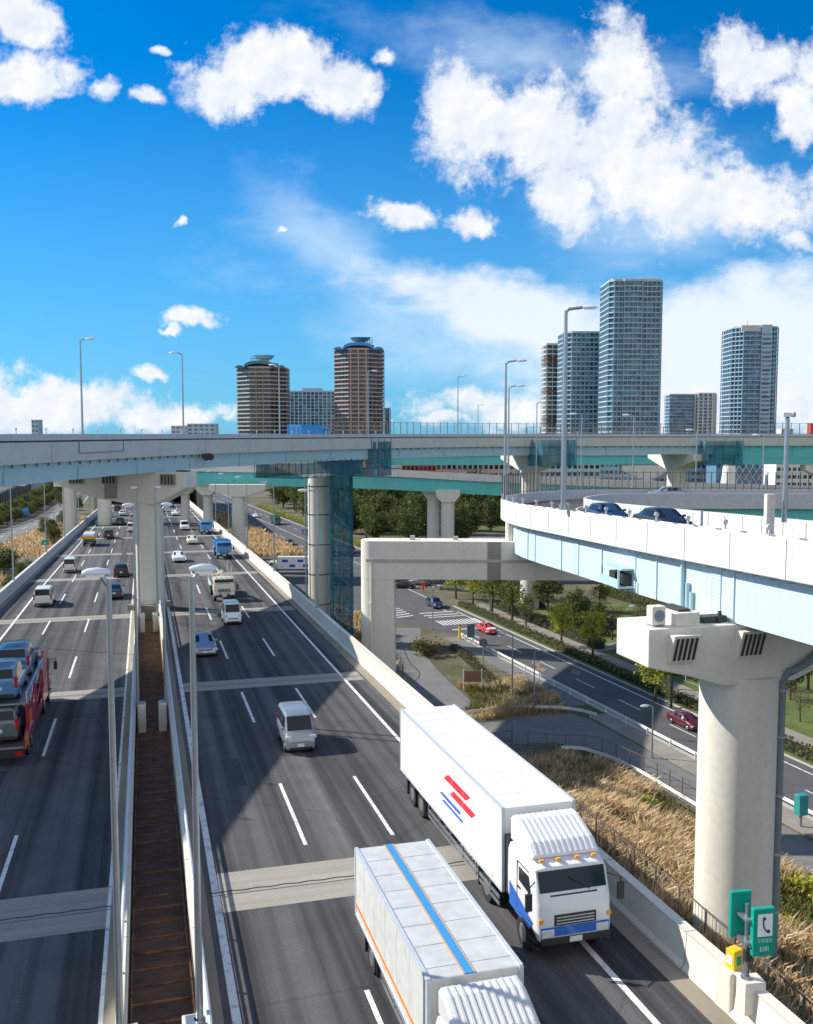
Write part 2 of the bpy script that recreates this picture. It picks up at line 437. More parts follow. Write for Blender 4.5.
highway = tag(road.build('road', HWM, matrix=HM), kind='structure')
# expansion joints
jc = MB(); js = MB()
JS = [1.9+29.8*k for k in range(0, 11)]
for k, s in enumerate(JS):
    w = 1.5 if k < 2 else 1.2
    for a, b_ in ((t_left(s)+.5, -1.42), (2.16, t_right(s)-.75)):
        jc.add([(a, s-w, .004), (b_, s-w, .004), (b_, s+w, .004), (a, s+w, .004)], [(0, 1, 2, 3)])
    for a, b_ in ((t_left(s)+.4, TL-.3), (TR+.3, t_right(s)-.5)):
        n = int((b_-a)/.16); pts = []
        for i in range(n+1):
            t = a+(b_-a)*i/n; z = .028*math.sin(i*1.1)
            pts += [(t, s+z-.035, .010), (t, s+z+.035, .010)]
        js.add(pts, [(2*i, 2*i+2, 2*i+3, 2*i+1) for i in range(n)])
        js.add([(a, s-.26, .008), (b_, s-.26, .008), (b_, s-.22, .008), (a, s-.22, .008)], [(0, 1, 2, 3)])
jo = jc.build('expansion_joint', joint_conc, highway); js.build('joint_teeth', steel_joint, jo)
# painted lines
ln = MB()
def line(f, w, s0, s1, h=.008): strip(ln, lambda s: f(s)-w/2, lambda s: f(s)+w/2, s0, s1, h)
line(lambda s: 2.05, .24, -60, 330); line(lambda s: 12.55-max(0, min(1, (s-150)/180))*.5, .2, -60, 330)
line(lambda s: -1.36, .2, -60, 330); line(lambda s: -11.55+max(0, min(1, (s-110)/200))*2.3, .2, -60, 330)
for t in (5.65, 9.08, -5.1, -8.45):
    off = 0 if t > 0 else -3.0
    for k in range(-4, 19):
        a = 17.45+17.35*k+off
        ln.box(t-.075, t+.075, a, a+7.1, .0075, .009)
ln.build('lane_marking', white_line, highway)
pt = MB(); random.seed(31)
for _ in range(16):
    t = random.choice([-10, -6.8, -3.2, 3.9, 7.4, 10.8])+random.uniform(-.4, .4); s = random.uniform(14, 150); w = random.uniform(.5, 1.4); l = random.uniform(1.2, 6)
    pt.add([(t-w/2, s, .0045), (t+w/2, s, .0045), (t+w/2, s+l, .0045), (t-w/2, s+l, .0045)], [(0, 1, 2, 3)])
pt.build('repair_patch', mat('asphalt patch', (.062, .062, .064), .9, var=.3, scale=1.5), highway)
# gutters beside the outer walls
gt = MB()
strip(gt, lambda s: t_right(s)-.62, lambda s: t_right(s)-.003, S0, 330, .012)
strip(gt, lambda s: t_left(s)+.003, lambda s: t_left(s)+.5, S0, 330, .012)
strip(gt, lambda s: TL-.62, lambda s: TL-.303, S0, 330, .013)
strip(gt, lambda s: TR+.303, lambda s: TR+.62, S0, 330, .013)
gt.build('gutter', mat('gutter concrete', (.34, .30, .23), .9, var=.35, scale=.6, stretch=(2, .3, 1)), highway)
# the rusty cover between the carriageways
cov = MB(); cov.box(TL+.01, TR-.01, S0, 240, -.95, -.80)
cv = cov.build('median_cover', rust, highway)
rb = MB()
s = -20.0
k = 0
while s < 200:
    rb.box(TL+.02, TR-.02, s, s+(.05 if k % 3 else .09), -.80, -.765 if k % 3 else -.75); s += .98+random.uniform(-.05, .05); k += 1
rb.box(TL+.03, TL+.10, S0, 200, -.80, -.72); rb.box(TR-.10, TR-.03, S0, 200, -.80, -.72)
rb.build('cover_rib', rust_rib, cv)

# walls of the highway: each a thing
def wall_run(name, label, f, prof, s0, s1, m, group='walls along the highway', coping=None, joints=5.0):
    base = empty(name, HW(s0, f(s0)), 0, label, 'barrier wall', group)
    mb = MB(); n = max(2, int((s1-s0)/12)); rings = []
    for i in range(n+1):
        s = s0+(s1-s0)*i/n
        rings.append([(f(s)+x, s, z) for x, z in prof])
    mb.loft(rings)
    w = mb.build('wall', m); w.matrix_world = HM
    w.parent = base; w.matrix_parent_inverse = Matrix.LocRotScale(base.location, base.rotation_euler, None).inverted()
    if joints:
        s = s0+joints; x0 = min(p[0] for p in prof); x1 = max(p[0] for p in prof); zt = max(p[1] for p in prof)
        pr = [(x-(.004 if x < (x0+x1)/2 else -.004), z+(.003 if z > .1 else 0)) for x, z in prof]
        j0 = None; s = -2.0
        while s < min(s1, 260):
            if j0 is None:
                jb = MB(); jb.loft([[(x, 0, z) for x, z in pr], [(x, .035, z) for x, z in pr]]); j0 = j = jb.build('wall_joint', concrete_dark)
            else: j = j0.copy(); COL.objects.link(j)
            j.parent = base; j.matrix_parent_inverse = w.matrix_parent_inverse.copy(); j.matrix_basis = HM @ Matrix.Translation((f(s), s, 0)); s += joints
    return base
wall_run('concrete_parapet', 'pale concrete parapet along the right outer edge of the highway', t_right,
         [(0, -1.1), (0, .08), (.10, .22), (.16, 1.08), (.12, 1.14), (.46, 1.14), (.44, 1.05), (.44, -1.1)], S0, 330, concrete_wall)
wall_run('concrete_parapet', 'grey concrete parapet along the left outer edge of the highway', t_left,
         [(0, -1.1), (0, .08), (-.10, .22), (-.16, 1.08), (-.12, 1.14), (-.46, 1.14), (-.44, 1.05), (-.44, -1.1)], S0, 330,
         concrete_grey)
wall_run('concrete_parapet', 'low median wall bordering the left carriageway beside the rusty strip', lambda s: TL,
         [(0, -1.1), (0, .72), (-.26, .72), (-.30, 0.0), (-.05, -1.1)], S0, 300, concrete_wall)
wall_run('concrete_parapet', 'low median wall bordering the right carriageway beside the rusty strip', lambda s: TR,
         [(0, -1.1), (0, .72), (.26, .72), (.30, 0.0), (.05, -1.1)], S0, 300, concrete_wall)
def rail(t, label):
    base = empty('guard_rail', HW(-40, t), 0, label, 'guard rail', 'rails on the median walls')
    inv = Matrix.LocRotScale(base.location, base.rotation_euler, None).inverted()
    def put(mb, nm, m):
        o = mb.build(nm, m); o.matrix_world = HM; o.parent = base; o.matrix_parent_inverse = inv; return o
    a = MB(); a.cyl((t, -40, 1.05), (t, 230, 1.05), .055, n=8); put(a, 'top_rail', galv_pale)
    a = MB(); a.cyl((t, -40, .86), (t, 230, .86), .035, n=6); put(a, 'lower_rail', galv_pale)
    for k in range(90):
        a = MB(); a.box(t-.035, t+.035, -40+3*k, -39.93+3*k, .72, 1.02); put(a, 'post', galv_pale)
rail(TR+.17, 'pale steel rail on the median wall of the right carriageway')
rail(TL-.17, 'pale steel rail on the median wall of the left carriageway')
# piers under the highway
for k, s in enumerate([-28+29.8*i for i in range(1, 12)]):
    c = HW(s, .4, -1.1)
    if c.z < 3: break
    e = empty('highway_pier', (c.x, c.y, 0), YAW, 'grey concrete pier under the highway, row %s from the near end' % ['first', 'second', 'third', 'fourth', 'fifth', 'sixth', 'seventh', 'eighth', 'ninth', 'tenth', 'eleventh'][k], 'bridge pier', 'piers under the highway')
    a = MB(); a.slab([(-13.5, c.z-1.0), (-9, c.z-2.6), (9.5, c.z-2.6), (14, c.z-1.0), (14, c.z-.35), (-13.5, c.z-.35)], -1.1, 1.1); a.build('crossbeam', concrete, e)
    for x in (-7, 7.5):
        a = MB(); a.box(x-1.2, x+1.2, -1.0, 1.0, 0, c.z-2.6); a.build('column', concrete, e)
# where the highway dips under a wide dark cover
e = empty('covered_section', (HW(312, .4).x, HW(312, .4).y, 0), YAW, 'dark concrete cover over the far end of the highway', 'tunnel')
zz = HW(312, 0).z
a = MB()
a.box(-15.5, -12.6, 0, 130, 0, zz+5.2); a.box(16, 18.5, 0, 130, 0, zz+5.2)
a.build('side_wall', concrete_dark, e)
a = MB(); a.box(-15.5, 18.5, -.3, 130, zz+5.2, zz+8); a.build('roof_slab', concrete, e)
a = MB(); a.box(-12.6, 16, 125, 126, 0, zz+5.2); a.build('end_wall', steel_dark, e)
# ------------------------------------------------------------------ ground and local roads (structure)
def ground_mat():
    m = bpy.data.materials.new('ground'); m.use_nodes = True
    nt = m.node_tree; N = nt.nodes; L = nt.links; b = N['Principled BSDF']; b.inputs['Roughness'].default_value = .95
    g = N.new('ShaderNodeNewGeometry')
    def nz(sc, d=6):
        n = N.new('ShaderNodeTexNoise'); n.inputs['Scale'].default_value = sc; n.inputs['Detail'].default_value = d
        L.new(g.outputs['Position'], n.inputs['Vector']); return n.outputs['Fac']
    r = N.new('ShaderNodeValToRGB'); E_ = r.color_ramp.elements
    E_[0].position = .3; E_[0].color = (.05, .06, .022, 1); E_[1].position = .7; E_[1].color = (.20, .14, .075, 1)
    e = E_.new(.45); e.color = (.10, .09, .04, 1); e = E_.new(.58); e.color = (.15, .13, .09, 1)
    L.new(nz(.09), r.inputs['Fac'])
    r2 = N.new('ShaderNodeValToRGB'); r2.color_ramp.elements[0].position = .3; r2.color_ramp.elements[0].color = (.6, .6, .6, 1)
    r2.color_ramp.elements[1].position = .7; r2.color_ramp.elements[1].color = (1.25, 1.25, 1.2, 1)
    L.new(nz(1.6), r2.inputs['Fac'])
    x = N.new('ShaderNodeMixRGB'); x.blend_type = 'MULTIPLY'; x.inputs['Fac'].default_value = 1
    L.new(r.outputs[0], x.inputs['Color1']); L.new(r2.outputs[0], x.inputs['Color2']); L.new(x.outputs[0], b.inputs['Base Color'])
    return m
a = MB(); S = 9000
a.add([(-S, -S, 0), (S, -S, 0), (S, S, 0), (-S, S, 0)], [(0, 1, 2, 3)])
tag(a.build('ground', ground_mat()), kind='structure')
def sheet(name, pts, z, m, parent=None, kind='structure'):
    mb = MB(); mb.add([(p[0], p[1], z) for p in pts], [tuple(range(len(pts)))])
    o = mb.build(name, m, parent)
    for p in o.data.polygons: pass
    return tag(o, kind=kind) if parent is None else o
def ribbon(name, path, w0, w1, z, m, parent=None):
    mb = MB(); L_ = offset(path, w0); Rr = offset(path, w1)
    vs = []
    for p, q in zip(L_, Rr): vs += [(p.x, p.y, z), (q.x, q.y, z)]
    mb.add(vs, [(2*i, 2*i+1, 2*i+3, 2*i+2) for i in range(len(path)-1)])
    o = mb.build(name, m, parent)
    return tag(o, kind='structure') if parent is None else o
def lsheet(name, q0, q1, r0, r1, z, m, parent=None):
    return sheet(name, [LR(q0, r0), LR(q1, r0), LR(q1, r1), LR(q0, r1)], z, m, parent)
grass_m = mat('lawn', (.13, .17, .035), .95, col2=(.06, .085, .02), scale=.25, world=True, bump=.2)
# main local road
lroad = lsheet('road', -60, 560, 55.9, 64.3, .012, asph_local)
lsheet('road_widening', 160, 214, 41, 55.9, .012, asph_local, lroad)
lsheet('road_widening', 214, 560, 64.3, 73, .012, asph_local, lroad)
sheet('road_taper', [LR(160, 55.9), LR(160, 41), LR(146, 50), LR(134, 55.9)], .011, asph_local, lroad)
mk = MB()
def lbar(q0, q1, r0, r1, z=.020):
    mk.add([LR(q0, r0, z), LR(q1, r0, z), LR(q1, r1, z), LR(q0, r1, z)], [(0, 3, 2, 1)])
lbar(-60, 152, 62.95, 63.15); lbar(-60, 134, 56.3, 56.45); lbar(165, 200, 63.0, 63.2)
for k in range(-4, 13): lbar(10*k, 10*k+4.5, 59.65, 59.8)
for k in range(0, 22): lbar(206+12*k, 211+12*k, 59.6, 59.8); lbar(206+12*k, 211+12*k, 68.8, 69.0)
lbar(206, 500, 64.2, 64.4); lbar(214, 500, 56.4, 56.6)
for k in range(12): lbar(141.5, 145.5, 56.4+k*.62, 56.72+k*.62)     # crossing
lbar(137.6, 138.1, 56.4, 62.9); lbar(148.3, 148.7, 56.4, 62.9)
for k in range(4): lbar(150+2.2*k, 150.5+2.2*k, 56.2, 62.5) if k < 2 else None
for k in range(9):                                                       # hatched nose
    q = 150+k*1.8; mk.add([LR(q, 50.8, .02), LR(q+.5, 50.8, .02), LR(q+1.5, 54.6, .02), LR(q+1.0, 54.6, .02)], [(0, 3, 2, 1)])
# direction arrows
for q, r in ((131, 61.5), (131, 58), (153, 61.5)):
    mk.add([LR(q, r-.1, .021), LR(q+3.2, r-.1, .021), LR(q+3.2, r+.1, .021), LR(q, r+.1, .021)], [(0, 3, 2, 1)])
    mk.add([LR(q+3.2, r-.5, .021), LR(q+5, r, .021), LR(q+3.2, r+.5, .021)], [(0, 2, 1)])
mk.build('lane_marking', white_line, lroad)
mk = MB(); 
for q, r in ((112, 58.2), (106, 60.9), (109, 57.4)):
    mk.add([LR(q, r, .02), LR(q+1.6, r-.2, .02), LR(q+3.4, r+.9, .02), LR(q+1.2, r+1.2, .02)], [(0, 3, 2, 1)])
mk.build('road_patch', mat('tan road repair', (.30, .20, .13), .9, var=.3, scale=1), lroad)
# kerbs and pavements
def kerb(name, q0, q1, r0, r1, h=.13):
    mb = MB(); v = [LR(q0, r0), LR(q1, r0), LR(q1, r1), LR(q0, r1)]
    mb.prism([(p.x, p.y) for p in v], 0, h); return tag(mb.build(name, kerb_m), kind='structure')
kerb('kerb', -60, 157, 64.3, 64.55); kerb('kerb', 232, 500, 73, 73.3); kerb('kerb', -60, 133, 55.3, 55.88)
def raised(name, q0, q1, r0, r1, m, h=.12):
    mb = MB(); v = [LR(q0, r0), LR(q1, r0), LR(q1, r1), LR(q0, r1)]
    mb.prism([(p.x, p.y) for p in v], 0, h); return tag(mb.build(name, m), kind='structure')
raised('pavement', -60, 157, 67.6, 70.4, paving, .125)
sheet('lawn', [LR(-60, 70.4), LR(150, 70.4), LR(150, 220), LR(-60, 220)], .05, grass_m)
raised('pavement', -60, 157, 64.55, 67.6, grass_m, .12)
ribbon('path', spline([LR(118, 70.4), LR(122, 80), LR(136, 90), LR(140, 110), LR(128, 140)], 3), -1.4, 1.4, .07, paving)
ribbon('path', spline([LR(60, 70.4), LR(66, 84), LR(84, 92), LR(100, 100), LR(110, 120)], 3), -1.3, 1.3, .07, paving)
# cross street running under the elevated highway
cs = spline([(-330, 205, 0), (-200, 214, 0), (-90, 221, 0), (0, 222, 0), (60, 226, 0), (150, 236, 0)], 8)
cst = ribbon('cross_street', cs, -8.5, 8.5, .018, asph_local)
mk = MB()
for o_ in (-8.1, 8.0):
    L_ = offset(cs, o_); Rr = offset(cs, o_+.18); n = len(cs)
    for i in range(n-1): mk.add([(L_[i].x, L_[i].y, .03), (Rr[i].x, Rr[i].y, .03), (Rr[i+1].x, Rr[i+1].y, .03), (L_[i+1].x, L_[i+1].y, .03)], [(0, 1, 2, 3)])
for p, h in walk(cs, 9):
    d = Vector((-math.sin(h), math.cos(h), 0)); n = Vector((d.y, -d.x, 0))
    mk.add([p-n*.1+Vector((0, 0, .03)), p+n*.1+Vector((0, 0, .03)), p+n*.1+d*4+Vector((0, 0, .03)), p-n*.1+d*4+Vector((0, 0, .03))], [(0, 1, 2, 3)])
mk.build('lane_marking', white_line, cst)
# grassy bank from highway wall to lanes, shape invented so the reeds clear the viaduct shadow
def bank_z(q, r):
    if q > 92: return 0.0
    e_ = min(1, max(0, (83-q)/26))
    return max(0.0, min(7.0, (46.6-r)*.36))*e_
a = MB(); qs = [-60+5*i for i in range(31)]; rs = [16+2*i for i in range(17)]
a.add([LR(q, r, bank_z(q, r)+(.03 if bank_z(q, r) > 0 else -.05)) for q in qs for r in rs], [(i*17+j, i*17+j+1, i*17+j+18, i*17+j+17) for i in range(30) for j in range(16)])
tag(a.build('bank', MATS.get('ground') or bpy.data.materials['ground']), kind='structure')
# car park to the right of the junction
sheet('car_park', [(4, 238, 0), (90, 246, 0), (95, 300, 0), (8, 292, 0)], .022, asph_pale)
sheet('car_park', [(13, 196, 0), (60, 200, 0), (60, 214, 0), (6, 211, 0)], .022, asph_pale)
# frontage lane between highway and local road
fr = spline([LR(142, 49.5), LR(128, 44.5), LR(112, 41.5), LR(100, 40.2), LR(90, 37.5), LR(75, 33)], 3)
ribbon('lane', fr, -2.9, 2.9, .016, asph_pale)
sheet('lane_apron', [LR(92.5, 36), LR(94.2, 46), LR(91.5, 52), LR(80, 52.3), LR(80.5, 44), LR(83.5, 37)], .014, asph_pale)
ribbon('lane', spline([LR(90, 50.2), LR(70, 50.4), LR(45, 50.2), LR(-40, 50.2)], 4), -2.3, 2.3, .015, asph_pale)
raised('verge', -60, 90, 52.9, 55.3, paving, .10)
raised('verge', 94, 133, 52.9, 55.3, asph_pale, .06)
# road far to the left of the highway
lr = spline([(-96, 60, 0), (-104, 130, 0), (-112, 200, 0), (-118, 250, 0), (-124, 295, 0), (-133, 355, 0), (-152, 430, 0), (-178, 517, 0), (-215, 620, 0), (-330, 800, 0)], 8)
lrd = ribbon('road', lr, -5.6, 5.6, .02, asph_pale)
mk = MB()
for o_ in (-5.2, 5.0):
    L_ = offset(lr, o_); Rr = offset(lr, o_+.3)
    for i in range(len(lr)-1): mk.add([(L_[i].x, L_[i].y, .035), (Rr[i].x, Rr[i].y, .035), (Rr[i+1].x, Rr[i+1].y, .035), (L_[i+1].x, L_[i+1].y, .035)], [(0, 1, 2, 3)])
for p, h in walk(lr, 14):
    d = Vector((-math.sin(h), math.cos(h), 0)); n = Vector((d.y, -d.x, 0)); z = Vector((0, 0, .035))
    mk.add([p-n*.14+z, p+n*.14+z, p+n*.14+d*6+z, p-n*.14+d*6+z], [(0, 1, 2, 3)])
mk.build('lane_marking', white_line, lrd)
# park lawn beyond
sheet('lawn', [(-6, 246, 0), (2, 246, 0), (8, 296, 0), (120, 306, 0), (120, 420, 0), (-30, 420, 0)], .06, grass_m)
# ------------------------------------------------------------------ viaducts, ramp, piers
def P3(l): return [Vector(p) for p in l]
def along(path, step, name, m, parent, make, maxn=95, start=0.0):
    """copies of one small part every step metres along a path"""
    proto = None; k = 0
    for p, h in walk(path, step, start):
        if k >= maxn: break
        if proto is None:
            mb = MB(); make(mb); proto = o = mb.build(name, m, parent)
        else:
            o = proto.copy(); COL.objects.link(o); o.parent = parent
        o.location = p-parent.location; o.rotation_euler = (0, 0, h); k += 1

def viaduct(name, label, path, width, fascia_m, barrier_m, girder_m, depth=1.5, fas=(-.6, -2.1), barrier=True, gd=(.55, 3.4), grp='elevated road viaducts'):
    e = empty(name, (path[0].x, path[0].y, 0), 0, label, 'viaduct', grp)
    W = width; a = MB()
    a.sweep(path, [(-W+.26, fas[1]+.75), (-.26, fas[1]+.75), (-.26, fas[1]+.4), (-W+.26, fas[1]+.4)]); a.build('deck', asph_ramp, e, world=True)
    for s in (0, 1):
        o = (lambda x: x) if s == 0 else (lambda x: -W-x)
        a = MB(); a.sweep(path, [(o(0), fas[0]), (o(-.25), fas[0]), (o(-.25), fas[1]+.76), (o(-.25), fas[1]+.003), (o(-.02), fas[1])]); a.build('parapet', fascia_m, e, world=True)
        if barrier:
            a = MB(); a.sweep(path, [(o(-.06), 0), (o(-.20), 0), (o(-.20), -.46), (o(-.06), -.46)]); a.build('barrier', barrier_m, e, world=True)
            if s == 0:
                a = MB(); a.sweep(path, [(o(-.09), -.465), (o(-.17), -.465), (o(-.17), -.598), (o(-.09), -.598)]); a.build('barrier_gap', steel_dark, e, world=True)
        g0, g1 = gd
        a = MB(); a.sweep(path, [(o(-g0), fas[1]), (o(-g1), fas[1]), (o(-g1+.1), fas[1]-depth), (o(-g0-.1), fas[1]-depth), (o(-g0-.1), fas[1]-depth+.06)])
        a.build('girder', girder_m, e, world=True)
    g = offset(path, -gd[0]+.12, fas[1]-.18)
    along(g, 1.7, 'bracket', pipe_m, e, lambda mb: mb.box(-.02, .12, -.035, .035, -.10, .16))
    g = offset(path, -gd[0]+.02, 0)
    along(g, 11, 'stiffener', girder_m, e, lambda mb: mb.box(-.05, .06, -.06, .06, fas[1]-depth, fas[1]), start=4)
    along(offset(path, -.01, 0), 9.9, 'panel_joint', concrete_dark, e, lambda mb: mb.box(-.05, .018, -.02, .02, fas[1]+.03, fas[0]-.02), start=2)
    return e

v1a = spline([(-34, -60, 31), (-30.6, -20, 31), (-29.4, 10, 31), (-29.0, 35, 31), (-27.0, 64, 31), (-22.2, 95, 31), (-13.5, 120, 31), (-3.2, 139, 31)], 3)
v1b = spline([(-3.2, 139, 31), (8, 152, 31), (24, 162, 31), (55, 170, 31)], 3)
v1c = spline([(55, 170, 31), (90, 173, 31), (140, 172, 31), (220, 165, 31)], 4)
V1A = viaduct('viaduct', 'pale concrete and light blue steel viaduct crossing over both carriageways at the left', v1a, 11, concrete_grey, panel_grey, steel_blue)
V1B = viaduct('viaduct', 'middle span of the upper viaduct between the two navy scaffold nets', v1b, 11, concrete_grey, panel_grey, steel_blue)
V1C = viaduct('viaduct', 'right-hand upper span with bright teal girders in front of the towers', v1c, 11, concrete_grey, panel_grey, steel_teal, depth=2.0)
# cable loop fixed on the near span
a = MB(); pp = [Vector(offset(v1a, .04)[i]) for i in (0,)]
wl = walk(offset(v1a, .05), 1.0)
def near_y(wl, y): return min(wl, key=lambda q: abs(q[0].y-y))[0]
p0, p1 = near_y(wl, 75.0), near_y(wl, 83.0)
a.tube([p0+Vector((0, 0, -.6)), p0+Vector((0, 0, -1.5)), p1+Vector((0, 0, -1.45)), p1+Vector((0, 0, -.6))], .04, 6)
a.build('cable', pipe_m, V1A, world=True)
p0 = near_y(wl, 99.0)
a = MB(); a.cyl(p0+Vector((.1, -.5, -2.3)), p0+Vector((.4, -1.1, -2.4)), .33, .36, 12); a.cyl(p0+Vector((.25, .9, -2.3)), p0+Vector((.55, .3, -2.4)), .33, .36, 12)
a.build('floodlight', chrome_dark, V1A, world=True)
for i, (vp, par) in enumerate(((v1a, V1A), (v1b, V1B))):
    along(offset(vp, -.13), 4.2, 'delineator', galv_pale, par, lambda mb: (mb.cyl((0, 0, 0), (0, 0, .26), .035, n=6), mb.cyl((0, 0, .26), (0, 0, .42), .07, n=6)), maxn=60)

V2 = spline([(-150, 222, 25.2), (-66, 207, 24.4), (-45, 205, 24.1), (-10, 205, 23.3), (20, 204, 21.8), (60, 200, 20.4), (120, 192, 19)], 5)
v2 = viaduct('viaduct', 'lower teal girder viaduct with white parapet crossing the highway farther back', V2, 10, panel_white, panel_grey, steel_teal, depth=2.9, fas=(0, -1.15), barrier=False)
V3 = spline([(-50, 250, 26.2), (0, 262, 26.2), (60, 268, 26.2), (140, 268, 26.2), (260, 262, 26)], 6)
v3 = viaduct('viaduct', 'farthest teal viaduct glimpsed in shade just under the upper spans', V3, 10, concrete_grey, panel_grey, steel_teal, depth=2.6, fas=(0, -1.2), barrier=False)

def wire_fence(name, label, path, height, spacing, m, group, base_dz=0.0, postr=.045, rails=(0.08, .95), infill=True):
    e = empty(name, path[0], 0, label, 'fence', group)
    proto = None
    for k, (p, h) in enumerate(walk(path, spacing)):
        if k >= 100: break
        if proto is None:
            mb = MB(); mb.box(-postr, postr, -postr, postr, 0, height); proto = o = mb.build('post', m, e)
        else:
            o = proto.copy(); COL.objects.link(o); o.parent = e
        o.location = p-path[0]+Vector((0, 0, base_dz)); o.rotation_euler = (0, 0, h)
    for r in rails:
        a = MB(); a.sweep(path, [(.025, height*r+base_dz-.025), (.025, height*r+base_dz+.025), (-.025, height*r+base_dz+.025), (-.025, height*r+base_dz-.025)]); a.build('rail', m, e, world=True)
    if infill:
        a = MB(); L_ = 0
        tot = 0
        for p, h in walk(path, .30 if height < 3 else .5):
            tot += 1
            if tot > 600: break
            a.box(p.x-.008, p.x+.008, p.y-.008, p.y+.008, p.z+base_dz, p.z+base_dz+height*.95)
        a.build('wire_mesh', mesh_m, e, world=True)
    return e
def sub(path, a, b): return [p for p in path if a(p) and b(p)]
k1 = len(v1b)
wire_fence('safety_fence', 'tall thin posted fence on the upper viaduct between the scaffold nets', offset(v1b, -10.9, -.6), 2.6, 1.5, fence_brown, 'fences on the viaducts')
wire_fence('safety_fence', 'tall thin posted fence on the teal right-hand span of the upper viaduct', offset([p for p in v1c if p.x < 190], -.3, 0), 2.0, 1.6, fence_brown, 'fences on the viaducts')
wire_fence('safety_fence', 'low posted fence on the near edge of the middle upper span', offset([p for p in v1b if p.x > 20], -.3, 0), 1.2, 1.3, fence_brown, 'fences on the viaducts', infill=False)

# --- hairpin ramp
rc = [(30, 5, 27.6), (25.2, 18, 27.35), (21.9, 28, 27.15), (18.6, 40, 26.85), (16.0, 52, 26.45), (13.9, 64, 26.0), (12.0, 76, 25.6), (12.9, 88, 25.2), (18.4, 99.5, 24.9), (28, 106.5, 24.6), (42, 109.5, 24.4), (70, 110, 24.2), (130, 107, 24)]
RP = spline(rc, 2)
iA = max(i for i, p in enumerate(RP) if p.y < 94 and p.x < 20)
RA = RP[:iA+1]; RB_ = RP[iA:]
steel_pale = mat('very pale blue steel', (.53, .67, .74), .45, col2=(.46, .57, .62), scale=.5, stretch=(2.5, 2.5, .08), contrast=(.28, .48))
def ramp(label, path, pm, gm, group, gdep=2.5, hw=3.75):
    e = empty('ramp', (path[0].x, path[0].y, 0), 0, label, 'ramp', group)
    a = MB(); a.sweep(path, [(-hw+.2, -1.02), (hw-.2, -1.02), (hw-.2, -1.4), (-hw+.2, -1.4)]); a.build('deck', asph_ramp, e, world=True)
    for s in (-1, 1):
        a = MB(); a.sweep(path, [(s*(hw-.2), -.0), (s*hw, 0), (s*(hw+.03), -.10), (s*(hw+.03), -1.72), (s*hw, -1.76), (s*(hw-.2), -1.76)]); a.build('parapet', pm, e, world=True)
        a = MB(); a.sweep(path, [(s*(hw-.62), -1.405), (s*(hw-.72), -1.405), (s*(hw-.72), -1.76-gdep), (s*(hw-.62), -1.76-gdep)]); a.build('girder', gm, e, world=True)
    a = MB(); a.sweep(path, [(-hw+.74, -1.80-gdep), (hw-.74, -1.80-gdep), (hw-.74, -1.70-gdep), (-hw+.74, -1.70-gdep)]); a.build('soffit', gm, e, world=True)
    a = MB()
    for o_, w in ((-hw+.75, .12), (hw-.9, .12)):
        L_ = offset(path, o_, -1.012); Rr = offset(path, o_+w, -1.012)
        for i in range(len(path)-1): a.add([L_[i], Rr[i], Rr[i+1], L_[i+1]], [(0, 1, 2, 3)])
    a.build('edge_line', white_line, e, world=True)
    return e
RNA = ramp('white walled ramp with pale blue girder sweeping past at the right', RA, panel_white, steel_pale, 'hairpin ramp')
RNB = ramp('shaded far leg of the hairpin ramp with teal girder', RB_, panel_grey, steel_teal, 'hairpin ramp', gdep=1.8)
a = MB()
orp = offset(RP, -1.9, -1.0)
o2 = offset(RP, -1.7, -1.0)
for i in range(20, len(RP)-1): a.add([orp[i], o2[i], o2[i+1], orp[i+1]], [(0, 1, 2, 3)])
a.build('orange_line', orange_line, RNA, world=True)
# panel joints, slots and stiffeners on the near outer wall
lo = offset(RA, -3.785, 0)
along(lo, 4.0, 'panel_joint', galv, RNA, lambda mb: mb.box(-.012, .06, -.012, .012, -1.70, -.12))
along(offset(RA, -3.72, .002), 2.0, 'drain_slot', concrete_dark, RNA, lambda mb: mb.box(-.075, .09, -.22, .22, -.03, .012), start=1)
along(offset(RA, -3.18, 0), 1.25, 'bracket', steel_blue, RNA, lambda mb: mb.box(-.25, .02, -.04, .04, -1.95, -1.77))
along(offset(RA, -3.14, 0), 7.5, 'web_stiffener', steel_pale, RNA, lambda mb: mb.box(-.06, .02, -.05, .05, -4.24, -1.80), start=3)
along(offset(RA, 3.72, .002), 2.0, 'drain_slot', concrete_dark, RNA, lambda mb: mb.box(-.09, .075, -.22, .22, -.03, .012), start=1)
along(offset(RA, 3.54, 0), 2.0, 'panel_joint', galv, RNA, lambda mb: mb.box(-.012, .02, -.012, .012, -1.0, -.12))
pp_ = [q for q in walk(offset(RA, -3.66), 3.3, 1.0) if q[0].y > 30]
proto = None
for k, (p, h) in enumerate(pp_):
    if proto is None:
        r = empty('reflector_post', p, h, 'x', 'reflector', 'reflector posts on the ramp wall')
        mb = MB(); mb.cyl((0, 0, 0), (0, 0, .26), .055, n=8); mb.build('stem', galv_pale, r)
        mb = MB(); mb.cyl((0, -.04, .33), (0, .04, .33), .12, n=12); mb.cyl((0, 0, .24), (0, 0, .28), .09, n=8); mb.build('lens', galv_pale, r)
        proto = r
    else:
        r = copy_tree(proto); r.location = p; r.rotation_euler = (0, 0, h)
    r['label'] = 'small round headed reflector post, number %s from the near end of the white ramp wall' % ['one', 'two', 'three', 'four', 'five', 'six', 'seven', 'eight', 'nine', 'ten', 'eleven', 'twelve', 'thirteen', 'fourteen', 'fifteen', 'sixteen', 'seventeen', 'eighteen', 'nineteen', 'twenty', 'twenty-one', 'twenty-two', 'twenty-three', 'twenty-four'][k]
